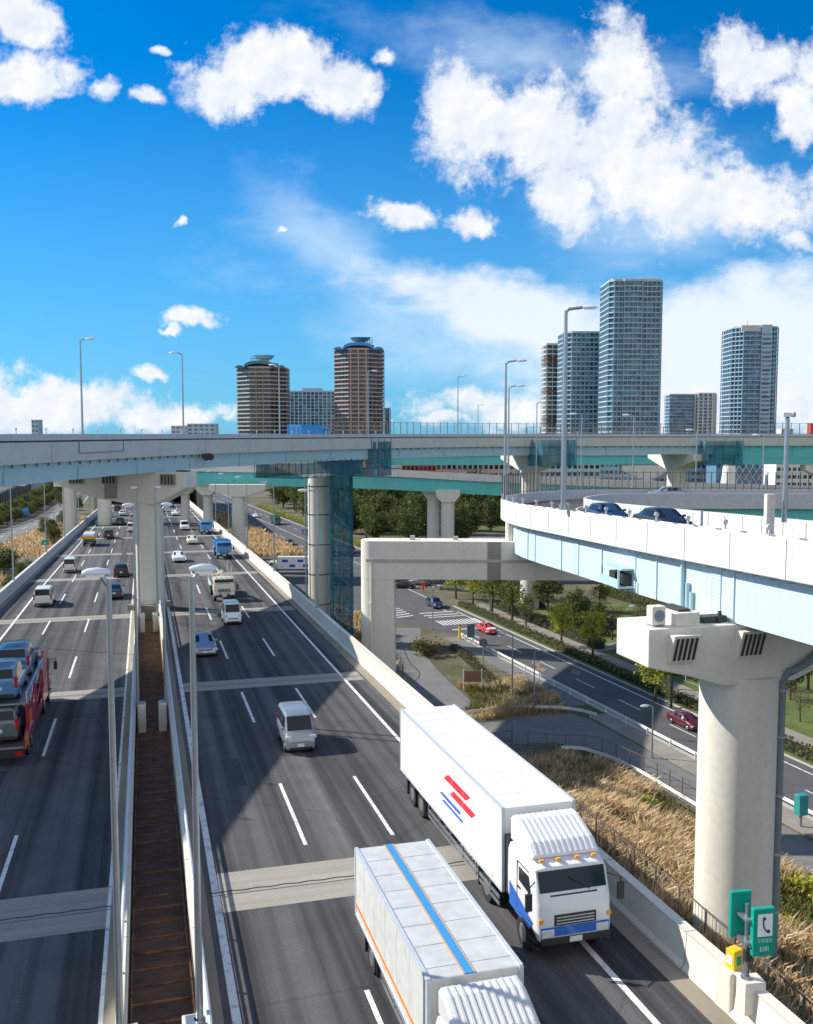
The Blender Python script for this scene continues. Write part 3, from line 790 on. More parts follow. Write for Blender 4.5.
# details on the pale girder
gl = walk(offset(RA, -3.1), .5)
pg = min(gl, key=lambda q: abs(q[0].y-47.0)); p, h = pg
Mx = Matrix.Translation(p) @ Matrix.Rotation(h, 4, 'Z')
a = MB()
for dx, z0 in ((-.0, -1.8), (-.55, -2.9), (-.95, -3.3)):
    a.cyl(Mx @ Vector((-.16, dx, z0)), Mx @ Vector((-.16, dx, -4.35)), .10, n=10)
a.box(-.35, .0, -1.2, .2, -4.45, -4.25, Mx)
a.build('drain_pipe', steel_blue, RNA, world=True)
a = MB(); p, h = min(gl, key=lambda q: abs(q[0].y-53.5)); Mx = Matrix.Translation(p) @ Matrix.Rotation(h, 4, 'Z')
a.box(-1.0, -.04, -1.3, 1.3, -3.95, -3.85, Mx); a.box(-1.0, -.95, -1.3, 1.3, -3.85, -3.45, Mx)
a.box(-.8, -.02, -1.2, 1.2, -2.95, -2.85, Mx)
for y in (-1.25, 1.2): a.box(-1.0, -.9, y, y+.08, -3.9, -2.9, Mx)
cg = a.build('inspection_cage', steel_blue, RNA, world=True)
a = MB(); a.box(-.6, -.1, -1.0, -.15, -3.8, -3.2, Mx); a.box(-.6, -.1, .15, 1.0, -3.8, -3.2, Mx); a.build('meter_box', chrome_dark, RNA, world=True)
far = [p for p in RB_]
fpath = offset([p for p in RP[iA-6:]], -3.65)
wire_fence('safety_fence', 'long posted fence around the outside of the hairpin ramp', [p for p in fpath if p.x < 75], 2.1, 1.0, fence_brown, 'fences on the ramp')
wire_fence('safety_fence', 'right-hand continuation of the posted fence on the far leg of the hairpin ramp', [p for p in fpath if p.x >= 75], 2.1, 1.4, fence_brown, 'fences on the ramp')

proto = None
for p, h in [q for q in walk(offset(RA, -3.15), 9.0, 6.0)]:
    if proto is None:
        a = MB(); a.box(-.03, .03, -.42, .42, -4.2, -1.85); proto = o = a.build('splice_plate', steel_pale, RNA)
        a = MB()
        for yy in (-.34, -.2, .2, .34):
            for k in range(14): a.cyl((-.05, yy, -4.1+.165*k), (-.02, yy, -4.1+.165*k), .028, n=6)
        bo = a.build('bolt_row', steel_blue, o)
    else: o = copy_tree(proto, RNA)
    o.location = p-RNA.location; o.rotation_euler = (0, 0, h)
# --- piers
def hammer_pier(label, x, y, rz, dia, prof, bw, cat='bridge pier', base=0.0, rect=None, group='viaduct piers', m=concrete):
    e = empty('viaduct_pier', (x, y, base), rz, label, cat, group)
    a = MB(); a.slab([(p[0], p[1]-base) for p in prof], -bw/2, bw/2); a.build('crossbeam', m, e, bevel=.06)
    zb = min(p[1] for p in prof)-base
    a = MB()
    if rect: a.box(-rect[0]/2, rect[0]/2, -rect[1]/2, rect[1]/2, 0, zb+.2)
    else: a.cyl((0, 0, 0), (0, 0, zb+.25), dia/2, n=40)
    a.build('column', m, e, smooth=True)
    return e
c = HW(95.5, .30)
P1 = hammer_pier('round pale pier rising from the median strip under the near viaduct', c.x, c.y, R(-11), 2.6,
                 [(-9.6, 27.4), (-9.6, 26.5), (-5.2, 24.9), (-1.6, 24.35), (1.6, 24.35), (4.6, 25.9), (4.6, 27.4)], 2.8)
a = MB(); a.box(-1.55, 1.55, -1.6, 1.6, c.z-1.0, c.z+.55); a.build('plinth', concrete_dark, P1, bevel=.05)
for x in (-6.6, -3.1, 2.9):
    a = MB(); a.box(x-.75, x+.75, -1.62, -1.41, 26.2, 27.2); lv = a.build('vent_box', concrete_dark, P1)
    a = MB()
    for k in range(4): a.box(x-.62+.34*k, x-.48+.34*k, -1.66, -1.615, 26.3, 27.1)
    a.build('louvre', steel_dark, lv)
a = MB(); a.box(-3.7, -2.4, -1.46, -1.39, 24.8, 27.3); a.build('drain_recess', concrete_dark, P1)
for i, p in enumerate((-7.5, -1.2, 3.8)):
    a = MB(); a.box(p-.5, p+.5, -.6, .6, 27.38, 27.52); a.build('bearing', steel_dark, P1)
P2 = hammer_pier('round banded pale pier beside the navy net stair tower', -13.1, 142, R(-30), 3.35,
                 [(-9, 27.4), (-9, 26.4), (-1.8, 24.6), (1.8, 24.6), (9, 26.2), (9, 27.4)], 3.0)
for z in (5.5, 10, 14.5, 19, 23.2):
    a = MB(); a.cyl((0, 0, z), (0, 0, z+.12), 1.73, n=36); a.build('band', steel_dark, P2)
a = MB(); a.cyl((-1.3, -1.65, 0), (-1.3, -1.65, 24), .12, n=8); a.build('drain_pipe', pipe_m, P2)
P3_ = hammer_pier('pier under the second scaffold net of the upper viaduct', 22, 168, R(-65), 3.4, [(-8, 27.4), (-8, 26.4), (-1.8, 24.6), (1.8, 24.6), (8, 26.2), (8, 27.4)], 3)
P4_ = hammer_pier('squat pale pier under the third scaffold net at the right', 50, 176, R(-75), 3.4, [(-8, 27.4), (-8, 26.4), (-1.8, 24.6), (1.8, 24.6), (8, 26.2), (8, 27.4)], 3)
# piers of the teal viaduct
for x, y, d, lab, gz in ((-36, 206, 2.9, 'round pier of the teal viaduct just right of the highway wall', 20.3), (-43.6, 211, 2.1, 'slim pier of the teal viaduct, nearer of the pair left of the round one', 20.3),
                     (-49.0, 213, 1.9, 'slim pier of the teal viaduct tight against the highway wall', 20.4),
                     (5.9, 212, 2.7, 'left-hand pier of the pair above the long concrete frame', 19.3), (8.9, 208, 2.9, 'right-hand pier of the pair with a white block head', 19.0)):
    hb = 6 if d > 2.8 and x < 0 else 2.4
    if x > 8: hb = 2.6
    e = hammer_pier(lab, x, y-3, R(0), d, [(-hb, gz-.0), (-hb, gz-1.2), (-d/2, gz-2.6), (d/2, gz-2.6), (hb, gz-1.2), (hb, gz)], 3.2, m=concrete)
for x, y in ((-66, 210), (-75, 214)):
    hammer_pier('broad pale pier left of the highway below the near crossbeam' if x > -70 else 'second pale pier left of the highway partly hidden by the first', x, y-3, 0, 3.0, [(-3, 20.6), (-3, 19.4), (3, 19.4), (3, 20.6)], 3)
for x, lab in ((68, 'far pier of the shaded viaduct with a pale lit flank, middle one'), (120, 'far pier of the shaded viaduct, right one')):
    hammer_pier(lab, x, 271, 0, 4.4, [(-7, 22.2), (-7, 20.8), (-2.2, 18.5), (2.2, 18.5), (7, 20.8), (7, 22.2)], 4)

# big ramp pier
RPX, RPY = 15.7, 44.0
RPZ = R(16)
prof = [(-5.7, 22.45), (-5.7, 20.75), (-3.4, 20.15), (-2.2, 19.75), (-1.7, 19.65), (1.9, 19.65), (3.4, 20.2), (6.3, 21.1), (6.3, 22.45)]
RPier = hammer_pier('massive cream round pier carrying the white ramp, drain pipe down its side', RPX, RPY, RPZ, 3.62, prof, 2.9)
def lv_box(x):
    Mv = Matrix.Translation((x, -1.45, 21.55))
    a = MB(); a.add([(x-.75, -1.46, 22.2), (x+.55, -1.46, 22.2), (x+.55, -1.46, 20.95), (x-.75, -1.46, 20.95), (x-.75, -2.0, 22.2), (x+.55, -2.0, 22.2), (x+.55, -1.62, 20.95), (x-.75, -1.62, 20.95)],
                    [(0, 1, 2, 3), (4, 7, 6, 5), (0, 4, 5, 1), (1, 5, 6, 2), (2, 6, 7, 3), (3, 7, 4, 0)])
    v = a.build('vent_box', concrete, RPier)
    a = MB()
    for k in range(5):
        xx = x-.62+.235*k
        a.add([(xx, -1.99, 22.08), (xx+.12, -1.99, 22.08), (xx+.12, -1.66, 21.04), (xx, -1.66, 21.04), (xx, -2.015, 22.08), (xx+.12, -2.015, 22.08), (xx+.12, -1.685, 21.04), (xx, -1.685, 21.04)],
              [(0, 1, 2, 3), (4, 7, 6, 5), (0, 4, 5, 1), (1, 5, 6, 2), (2, 6, 7, 3), (3, 7, 4, 0)])
    a.build('louvre', chrome_dark, v)
lv_box(-4.0); lv_box(-.55)
a = MB(); a.box(-4.2, -3.0, -1.2, .9, 22.45, 23.05); a.build('bearing_block', concrete, RPier, bevel=.03)
a = MB(); a.box(2.6, 3.9, -1.2, .9, 22.45, 22.95); a.build('bearing_block', concrete, RPier, bevel=.03)
a = MB(); a.box(-2.6, -1.4, -.9, -.3, 22.45, 22.75); a.box(-1.9, -1.75, -1.0, -.9, 22.45, 23.0); a.build('bearing', steel_dark, RPier)
a = MB(); a.box(-3.9, -3.3, -.9, .6, 23.05, 23.16); a.build('bearing', steel_dark, RPier)
u = empty('fan_unit', HW(0, 0), 0, 'cream outdoor fan unit on the left end of the ramp pier beam', 'fan unit')
pm = Matrix.Translation((RPX, RPY, 0)) @ Matrix.Rotation(RPZ, 4, 'Z')
u.location = pm @ Vector((-4.95, -.75, 22.45)); u.rotation_euler = (0, 0, RPZ); u.scale = (.75, .75, .8)
a = MB(); a.box(-.45, .45, -.35, .35, .12, 1.15); a.build('casing', concrete, u, bevel=.05)
a = MB(); a.cyl((.02, -.36, .62), (.02, -.40, .62), .33, n=20); a.build('fan_grille', pipe_m, u)
for x in (-.33, .33):
    a = MB(); a.box(x-.06, x+.06, -.35, .35, 0, .12); a.build('foot', galv, u)
# drain pipe on the pier
a = MB(); an = R(-48); px, py = 1.93*math.cos(an), 1.93*math.sin(an)
a.tube([(5.6, -1.55, 21.95), (4.0, -1.62, 21.3), (3.2, -1.68, 21.05), (2.3, -1.7, 20.45), (1.55, -1.62, 20.1)], .17, 12)
a.tube([(1.55, -1.62, 20.2), (px, py, 19.7), (px, py, .2)], .155, 14)
dp = a.build('drain_pipe', pipe_m, RPier, smooth=True)
a = MB()
for z in (19.2, 17.0, 14.2, 11.4, 8.6, 5.8, 3.0): a.cyl((px, py, z), (px, py, z+.10), .22, n=14); a.box(px-.34, px+.34, py-.02, py+.16, z+.01, z+.09)
a.build('pipe_clamp', kerb_m, dp)
for z in (14.2+2.0, 10.0):
    pass

# long concrete frame pier
FP = empty('frame_pier', (-2.3, 79, 0), R(-2.5), 'long beige rounded frame pier reaching under the ramp from beside the highway', 'bridge pier', 'viaduct piers')
def rr(x0, x1, y0, y1, r, n=8, right=False):
    pts = []
    for cx, cy, a0 in ((x0+r, y0+r, 180), (x1-.08, y0+.08, 270), (x1-.08, y1-.08, 0), (x0+r, y1-r, 90)):
        q = r if cx == x0+r else .08
        for k in range(n+1):
            an = R(a0+90*k/n); pts.append((cx+q*math.cos(an), cy+q*math.sin(an)))
    return pts
a = MB(); a.prism(rr(-1.5, 1.35, -1.25, 1.25, 1.1), 0, 19.05); a.build('column', concrete, FP, smooth=True)
a = MB(); a.prism(rr(-1.5, 19, -1.28, 1.28, 1.1), 19.05, 22.2); fb = a.build('beam', concrete, FP, smooth=True)
a = MB(); a.box(-1.0, 19, -1.34, -1.28, 20.55, 20.72); a.box(-1.0, 19, -1.36, -1.28, 20.50, 20.55); a.build('cable_tray', kerb_m, FP)
a = MB(); a.box(9.0, 10.1, -1.31, -1.27, 19.07, 22.19); a.build('stain_panel', concrete_dark, FP)
a = MB(); a.tube([(-.55, -1.36, 20.5), (-.55, -1.36, 0)], .11, 8)
for z in range(2, 20, 3): a.cyl((-.55, -1.36, z), (-.55, -1.36, z+.12), .17, n=8)
a.build('drain_pipe', concrete, FP)
for x in (10.9, 15.5):
    a = MB(); a.cyl((x, -.2, 22.2), (x, -.2, 24.2 if x < 12 else 22.6), .38, n=16); a.build('pedestal', concrete, FP)
a = MB(); a.box(2.6, 3.0, -.2, .2, 22.2, 22.55); a.box(6.2, 6.6, -.2, .2, 22.2, 22.5); a.build('anchor_block', kerb_m, FP)

# scaffold nets
def net_mat():
    m = bpy.data.materials.new('sheer navy net'); m.use_nodes = True; nt = m.node_tree; N = nt.nodes; L = nt.links
    b = N['Principled BSDF']; b.inputs['Roughness'].default_value = .8
    tc = N.new('ShaderNodeTexCoord'); n = N.new('ShaderNodeTexNoise'); mp = N.new('ShaderNodeMapping'); mp.inputs['Scale'].default_value = (1.6, 1.6, .35)
    L.new(tc.outputs['Object'], mp.inputs[0]); L.new(mp.outputs[0], n.inputs['Vector']); n.inputs['Scale'].default_value = 1.3
    r = N.new('ShaderNodeValToRGB'); r.color_ramp.elements[0].position = .35; r.color_ramp.elements[0].color = (.008, .06, .10, 1); r.color_ramp.elements[1].position = .65; r.color_ramp.elements[1].color = (.03, .24, .32, 1)
    L.new(n.outputs['Fac'], r.inputs['Fac']); L.new(r.outputs[0], b.inputs['Base Color']); b.inputs['Alpha'].default_value = .58
    return m
NET = net_mat()
def scaffold(name, label, x, y, rz, sx, sy, z0, z1, dx=1.6, dz=1.8, cat='scaffold'):
    e = empty(name, (x, y, z0), rz, label, cat, 'navy netted scaffolds')
    h = z1-z0
    nx = max(1, round(sx/dx)); ny = max(1, round(sy/dx)); pr = []
    for i in range(nx+1):
        for j in range(ny+1):
            if i in (0, nx) or j in (0, ny): pr.append((-sx/2+sx*i/nx, -sy/2+sy*j/ny))
    mb = MB(); mb.cyl((0, 0, 0), (0, 0, h+.5), .04, n=6); p0 = None
    for q in pr[:90]:
        if p0 is None: p0 = o = mb.build('standard', net_blue, e)
        else: o = p0.copy(); COL.objects.link(o); o.parent = e
        o.location = (q[0]*1.02, q[1]*1.02, 0)
    for k in range(int(h/dz)+1):
        z = k*dz+.1; a = MB()
        for s in (-1, 1):
            a.beam((-sx/2, s*sy/2*1.03, z), (sx/2, s*sy/2*1.03, z), .06); a.beam((s*sx/2*1.03, -sy/2, z), (s*sx/2*1.03, sy/2, z), .06)
        a.build('ledger', net_blue, e)
    a = MB()
    for s in (-1, 1):
        n = 14
        pts = [(-sx/2+sx*i/n, s*(sy/2)+random.uniform(-.08, .08)) for i in range(n+1)]
        a.add([(p[0], p[1], 0) for p in pts]+[(p[0], p[1]+random.uniform(-.1, .1), h) for p in pts], [(i, i+1, n+2+i, n+1+i) for i in range(n)])
        pts = [(s*(sx/2)+random.uniform(-.08, .08), -sy/2+sy*i/n) for i in range(n+1)]
        a.add([(p[0], p[1], 0) for p in pts]+[(p[0]+random.uniform(-.1, .1), p[1], h) for p in pts], [(i, i+1, n+2+i, n+1+i) for i in range(n)])
    a.build('net', NET, e)
    return e
sc1 = scaffold('scaffold', 'navy netted scaffold wrapped round the upper viaduct beside the round banded pier', -6.9, 140.0, R(-32), 7.6, 5.0, 24.9, 29.9)
sc2 = scaffold('scaffold', 'navy netted stair tower standing against the round banded pier', -9.6, 139.4, R(-5), 2.9, 3.0, 0, 24.8, dx=1.4, dz=2.1)
a = MB()
for k in range(11):
    z = .4+2.1*k; s = 1 if k % 2 else -1
    a.beam((-s*1.0, -.3, z), (s*1.0, -.3, z+2.1), .5, .08)
a.build('stair_flight', galv_pale, sc2)
scaffold('scaffold', 'dark navy netted scaffold on the upper viaduct above the ramp lamp posts', 24.5, 160.5, R(-70), 5, 6.4, 25.6, 30.0)
scaffold('scaffold', 'dark navy netted scaffold where the teal upper span begins', 55.5, 170.0, R(-80), 5, 7.0, 25.4, 29.8)
scaffold('scaffold', 'long low navy netted scaffold slung under the viaduct left of the round banded pier', -13.0, 129.5, R(-26), 7.0, 16, 25.3, 27.2)

# ------------------------------------------------------------------ lamps
def lamp(label, p, h, arm=1.2, rz=0, rb=.11, rt=.065, group='street lamps', double=False, head=(.95, .34), m=None, tilt=.0):
    m = m or galv
    e = empty('street_lamp', p, rz, label, 'street lamp', group)
    a = MB(); a.cyl((0, 0, 0), (0, 0, h-.15), rb, rt, 12); a.cyl((0, 0, 0), (0, 0, .35), rb*1.6, rb*1.5, 12); a.build('pole', m, e, smooth=True)
    for s in ((1, -1) if double else (1,)):
        a = MB(); a.tube([(0, 0, h-.3), (s*.15, 0, h-.08), (s*(arm-.3), 0, h+.04+tilt)], rt*.9, 8); a.build('arm', m, e, smooth=True)
        hl, hw = head; x0 = arm-.35
        rings = []
        for f, w, t in ((0, .35, .05), (.12, .75, .09), (.45, 1, .13), (.8, .85, .11), (.96, .5, .06), (1, .2, .03)):
            ring = [(s*(x0+f*hl), hw/2*w*math.cos(R(q)), h+.02+tilt + t*(max(0, math.sin(R(q))))-.035*(math.sin(R(q)) < -.1)) for q in range(0, 360, 30)]
            rings.append(ring)
        a = MB(); a.loft(rings); hd = a.build('lamp_head', lamp_body, e, smooth=True)
        a = MB(); a.box(min(s*(x0+.2*hl), s*(x0+.85*hl)), max(s*(x0+.2*hl), s*(x0+.85*hl)), -hw*.36, hw*.36, h-.075+tilt, h-.012+tilt); a.build('lens', lamp_glass, hd)
    return e
NUM = ['nearest', 'second', 'third', 'fourth', 'fifth', 'sixth', 'seventh', 'eighth']
for k, s in enumerate((23.0, 55.0, 87.0, 119.0, 151, 183)):
    for side, t in ((-1, TL+(.14 if k else -.12)), (1, TR-(.14 if k else .05))):
        ps = HW(s, t, 0)
        ped = 'left' if side < 0 else 'right'
        w = .30
        lamp('%s lamp post along the %s side of the rusty median strip' % (NUM[k], ped), HW(s, t-side*-.0, .55), 11.55, w, YAW+(math.pi if side < 0 else 0), .095, .065, 'median lamps', head=(.64, .24))
        e = empty('lamp_footing', HW(s, t, -.8), YAW, 'concrete block footing of the %s lamp post on the %s of the median strip' % (NUM[k], ped), 'footing', 'median lamp footings')
        a = MB(); x0, x1 = (-.02, .42) if side < 0 else (-.42, .02)
        a.prism([(x0, -.38), (x1, -.38), (x1, .38), (x0, .38)], 0, 1.62); a.build('block', concrete_grey, e, bevel=.03)
        a = MB(); a.box(x0+.08, x1-.06, -.2, .2, 1.62, 1.70); a.build('base_plate', galv, e)
for k, s in enumerate((83.6, 112.6, 141.5, 171, 200, 229)):
    lamp('%s tall lamp post on the right highway parapet' % NUM[k], HW(s, t_right(s)+.3, 1.14), 10.6, 1.1, YAW+math.pi, .10, .06, 'right parapet lamps')
for k, s in enumerate((82.0, 113.4, 145.5, 173.5, 204, 236)):
    lamp('%s tall lamp post on the left highway parapet' % NUM[k], HW(s, t_left(s)-.3, 1.14), 10.6, 1.1, YAW, .10, .06, 'left parapet lamps')
def lamp_px(label, x, ytop, Y, zbase, arm, rz, **kw):
    r = ray(x, ytop); top = CZ + r.z/r.y*Y
    lamp(label, ((x-406.5)/F*Y*(1/ (math.cos(PIT)+ (512-ytop)/F*math.sin(PIT))), Y, zbase), top-zbase, arm, rz, **kw)
g = 'viaduct lamps'
lamp_px('leftmost lamp post on the near viaduct against the clouds', 80, 339, 96, 30.4, .9, 0, group=g, rb=.12)
lamp_px('lamp post on the near viaduct left of the brown round tower', 182, 353, 112, 30.4, .9, math.pi, group=g, rb=.12)
lamp_px('lamp post on the viaduct in front of the brown round tower', 279, 365, 128, 30.4, .8, R(180), group=g)
lamp_px('lamp post on the viaduct in front of the pink brown tower', 368, 371, 150, 30.4, .9, R(0), group=g)
lamp_px('lamp post on the viaduct in the empty sky between the towers', 458, 376, 166, 30.4, .9, R(0), group=g)
lamp_px('short lamp post on the viaduct beside the tall ramp lamp', 478, 405, 230, 28, .9, R(0), group=g)
g = 'ramp lamps'
lamp_px('tall lamp post at the tip of the hairpin ramp', 506, 361, 81, 25.4, 1.2, 0, group=g, rb=.15, rt=.08)
lamp_px('lower lamp post just behind the one at the tip of the hairpin ramp', 509, 386, 99, 25.0, 1.1, 0, group=g, rb=.13)
lamp_px('tallest grey lamp post standing on the white ramp wall', 566, 308, 61.5, 26.1, 1.35, 0, group=g, rb=.19, rt=.11, head=(1.0, .4))
lamp_px('slim dark lamp post behind the ramp left of the stepped towers', 537, 402, 140, 18, .9, 0, group=g)
lamp_px('lamp post on the far leg of the ramp in front of the tallest tower', 582, 414, 118, 24.5, .9, math.pi, group=g)
lamp_px('second lamp post on the far leg of the ramp', 634, 415, 116, 24.4, .8, math.pi, group=g)
lamp_px('third lamp post on the far leg of the ramp', 697, 430, 116, 24.3, .8, math.pi, group=g)
lamp_px('fourth lamp post on the far leg of the ramp, rightmost', 764, 435, 116, 24.2, .8, math.pi, group=g)
# camera mast on the inner ramp wall
e = empty('camera_mast', (19.0, 47.6, 26.6), 0, 'thick grey mast with a traffic camera on the inner ramp wall', 'camera mast')
a = MB(); a.cyl((0, 0, -.02), (0, 0, 5.2), .14, .11, 16); a.build('mast', galv, e, smooth=True)
a = MB(); a.box(-.25, .15, -.11, .11, 5.25, 5.46); a.cyl((.1, 0, 5.36), (.30, 0, 5.37), .11, .13, 12); a.build('camera_body', lamp_body, e)
a = MB(); a.cyl((.30, 0, 5.37), (.36, 0, 5.37), .13, .13, 12); a.cyl((0, 0, 5.15), (0, 0, 5.27), .1, n=8); a.build('camera_lens', chrome_dark, e)
a = MB(); a.box(-1.0, -.6, -.3, .1, -.6, 1.4); a.build('control_cabinet', panel_white, e)
for o in e.children:
    pass

# ------------------------------------------------------------------ emergency phone, signs
def text_mesh(body, size, m, parent, loc, rot=(R(90), 0, 0), name='lettering', ext=.006):
    cu = bpy.data.curves.new('t', 'FONT'); cu.body = body; cu.size = size; cu.extrude = ext; cu.align_x = 'CENTER'; cu.align_y = 'CENTER'
    o = bpy.data.objects.new('t', cu); COL.objects.link(o)
    dg = bpy.context.evaluated_depsgraph_get(); me = bpy.data.meshes.new_from_object(o.evaluated_get(dg))
    bpy.data.objects.remove(o); me.materials.clear(); me.materials.append(m)
    q = bpy.data.objects.new(name, me); COL.objects.link(q); q.parent = parent; q.location = loc; q.rotation_euler = rot
    return q
sp_ = HPX(751, 986, 1.15); ps = HW(sp_[0], sp_[1], .33)
e = empty('emergency_phone_sign', (ps.x, ps.y, ps.z), R(10), 'green twin box sign with a telephone receiver on the highway parapet', 'sign')
a = MB(); a.prism([(-.42, -.34), (.42, -.34), (.42, .34), (-.42, .34)], .2, 1.2); a.build('plinth', concrete_wall, e, bevel=.03)
e.scale = (.68, .68, .86)
a = MB(); a.cyl((-.22, .05, 1.2), (-.22, .05, 3.5), .07, n=10); a.cyl((-.22, .05, 1.2), (-.22, .05, 1.28), .17, n=10)
for z in (2.35, 3.05): a.box(-.42, -.16, -.25, .62, z, z+.07)
a.build('pole', galv, e)
a = MB(); a.tube([(-.1, .1, 1.2), (.02, .12, 1.7), (-.12, .1, 2.2)], .035, 6); a.box(-.3, 0, -.08, .12, 1.75, 2.1); a.build('cable', chrome_dark, e)
a = MB(); a.box(-.22, .66, -.42, -.20, 2.05, 3.5); fbx = a.build('front_box', green_sign, e, bevel=.03)
a = MB(); a.box(-.62, .20, .48, .68, 2.3, 3.7); a.build('rear_box', green_sign, e, bevel=.03)
a = MB(); a.box(-.06, .54, -.435, -.421, 2.66, 3.34); a.build('white_panel', sign_white, fbx)
a = MB(); pts = []
for k in range(9):
    an = R(200-20*k*.55-20); pts.append((.30+.22*math.cos(R(215-k*11))+.03+k*.012, -.44, 3.02+.30*math.sin(R(150+k*13))))
hs = [(.18, 3.2), (.165, 3.1), (.18, 2.99), (.22, 2.9), (.29, 2.83), (.38, 2.8)]
a.tube([Vector((x, -.445, z)) for x, z in hs], .026, 8)
a.box(.15, .24, -.47, -.437, 3.17, 3.25); a.box(.33, .42, -.47, -.437, 2.77, 2.85); a.build('receiver_symbol', sign_dark, fbx)
text_mesh('非常電話', .15, mat('pale green lettering', (.35, .72, .60), .5), fbx, (.24, -.43, 2.52))
text_mesh('5101', .20, sign_white, fbx, (.24, -.43, 2.27))
sp_ = HPX(734, 967, 1.15); ps = HW(sp_[0], sp_[1], 0)
e = empty('call_box', (ps.x, ps.y, ps.z+1.15), R(30), 'yellow emergency call box on a concrete block by the parapet', 'call box')
e.scale = (.72, .72, .72)
a = MB(); a.box(-.24, .24, -.20, .20, 0, .72); a.build('casing', sign_yellow, e, bevel=.03)
a = MB(); a.box(-.10, .14, -.215, -.201, .16, .50); a.build('door_panel', green_sign, e)
a = MB(); a.box(-.255, -.241, -.12, .12, .2, .52); a.build('side_panel', sign_white, e)
text_mesh('SOS', .10, sign_white, e, (.02, -.218, .58))
e = empty('call_box_plinth', (ps.x, ps.y, ps.z), R(20), 'square concrete plinth carrying the yellow call box beside the parapet', 'plinth')
a = MB(); a.prism([(-.34, -.28), (.34, -.28), (.34, .34), (-.34, .34)], .0, 1.15); a.build('block', concrete_wall, e, bevel=.04)
a = MB(); a.box(-.15, .15, -.295, -.281, .4, .7); a.build('name_plate', galv_pale, e)
# ------------------------------------------------------------------ vehicles (front towards local +Y)
ST = {
 'sedan': (4.6, 1.75, 1.45, [(-.50, .30, .78, .84, .90, .80), (-.47, .2, .90, .96, .98, .84), (-.36, .2, .94, 1.0, 1, .84), (-.23, .2, .95, 1.38, 1, .70), (-.05, .2, .93, 1.45, 1, .72), (.08, .2, .92, 1.40, 1, .70), (.26, .2, .90, .96, 1, .84), (.42, .2, .80, .86, .98, .82), (.48, .22, .64, .70, .93, .8), (.5, .28, .52, .58, .86, .75)], (2, 3), (5, 6), [(3, 4), (4, 5)]),
 'suv': (4.6, 1.82, 1.72, [(-.50, .35, .95, 1.02, .92, .84), (-.48, .25, 1.05, 1.12, .98, .84), (-.43, .25, 1.08, 1.62, 1, .76), (-.2, .25, 1.06, 1.72, 1, .78), (.06, .25, 1.03, 1.68, 1, .76), (.24, .25, 1.02, 1.08, 1, .86), (.42, .25, .94, 1.0, .98, .84), (.48, .28, .78, .84, .93, .8), (.5, .34, .6, .66, .86, .75)], (1, 2), (4, 5), [(2, 3), (3, 4)]),
 'minivan': (4.6, 1.75, 1.88, [(-.50, .33, .98, 1.04, .94, .88), (-.485, .22, 1.02, 1.10, .99, .88), (-.455, .22, 1.05, 1.80, 1, .82), (-.25, .22, 1.05, 1.88, 1, .84), (.05, .22, 1.03, 1.87, 1, .84), (.16, .22, 1.02, 1.80, 1, .82), (.34, .22, 1.0, 1.06, 1, .88), (.45, .22, .90, .96, .98, .84), (.485, .26, .74, .8, .94, .82), (.5, .32, .56, .62, .88, .78)], (1, 2), (5, 6), [(2, 3), (3, 4), (4, 5)]),
 'kei_van': (3.4, 1.48, 1.90, [(-.50, .30, .98, 1.04, .96, .9), (-.485, .2, 1.0, 1.08, 1, .9), (-.465, .2, 1.02, 1.82, 1, .88), (-.2, .2, 1.02, 1.90, 1, .90), (.16, .2, 1.0, 1.88, 1, .89), (.27, .2, 1.0, 1.80, 1, .86), (.42, .2, .98, 1.04, 1, .9), (.475, .22, .86, .92, .97, .86), (.5, .28, .58, .64, .92, .84)], (1, 2), (5, 6), [(2, 3), (3, 4), (4, 5)]),
}
def add_wheel(root, x, y, r, w, inner=True):
    s = 1 if x > 0 else -1
    mb = MB(); mb.cyl((x-w/2, y, r), (x+w/2, y, r), r, n=18); t = mb.build('wheel', black_rubber, root, smooth=True)
    mb = MB(); mb.cyl((x+s*(w/2-.01), y, r), (x+s*(w/2+.015), y, r), r*.62, r*.5, 14); mb.build('rim', rim_m, t)
CARS = {}
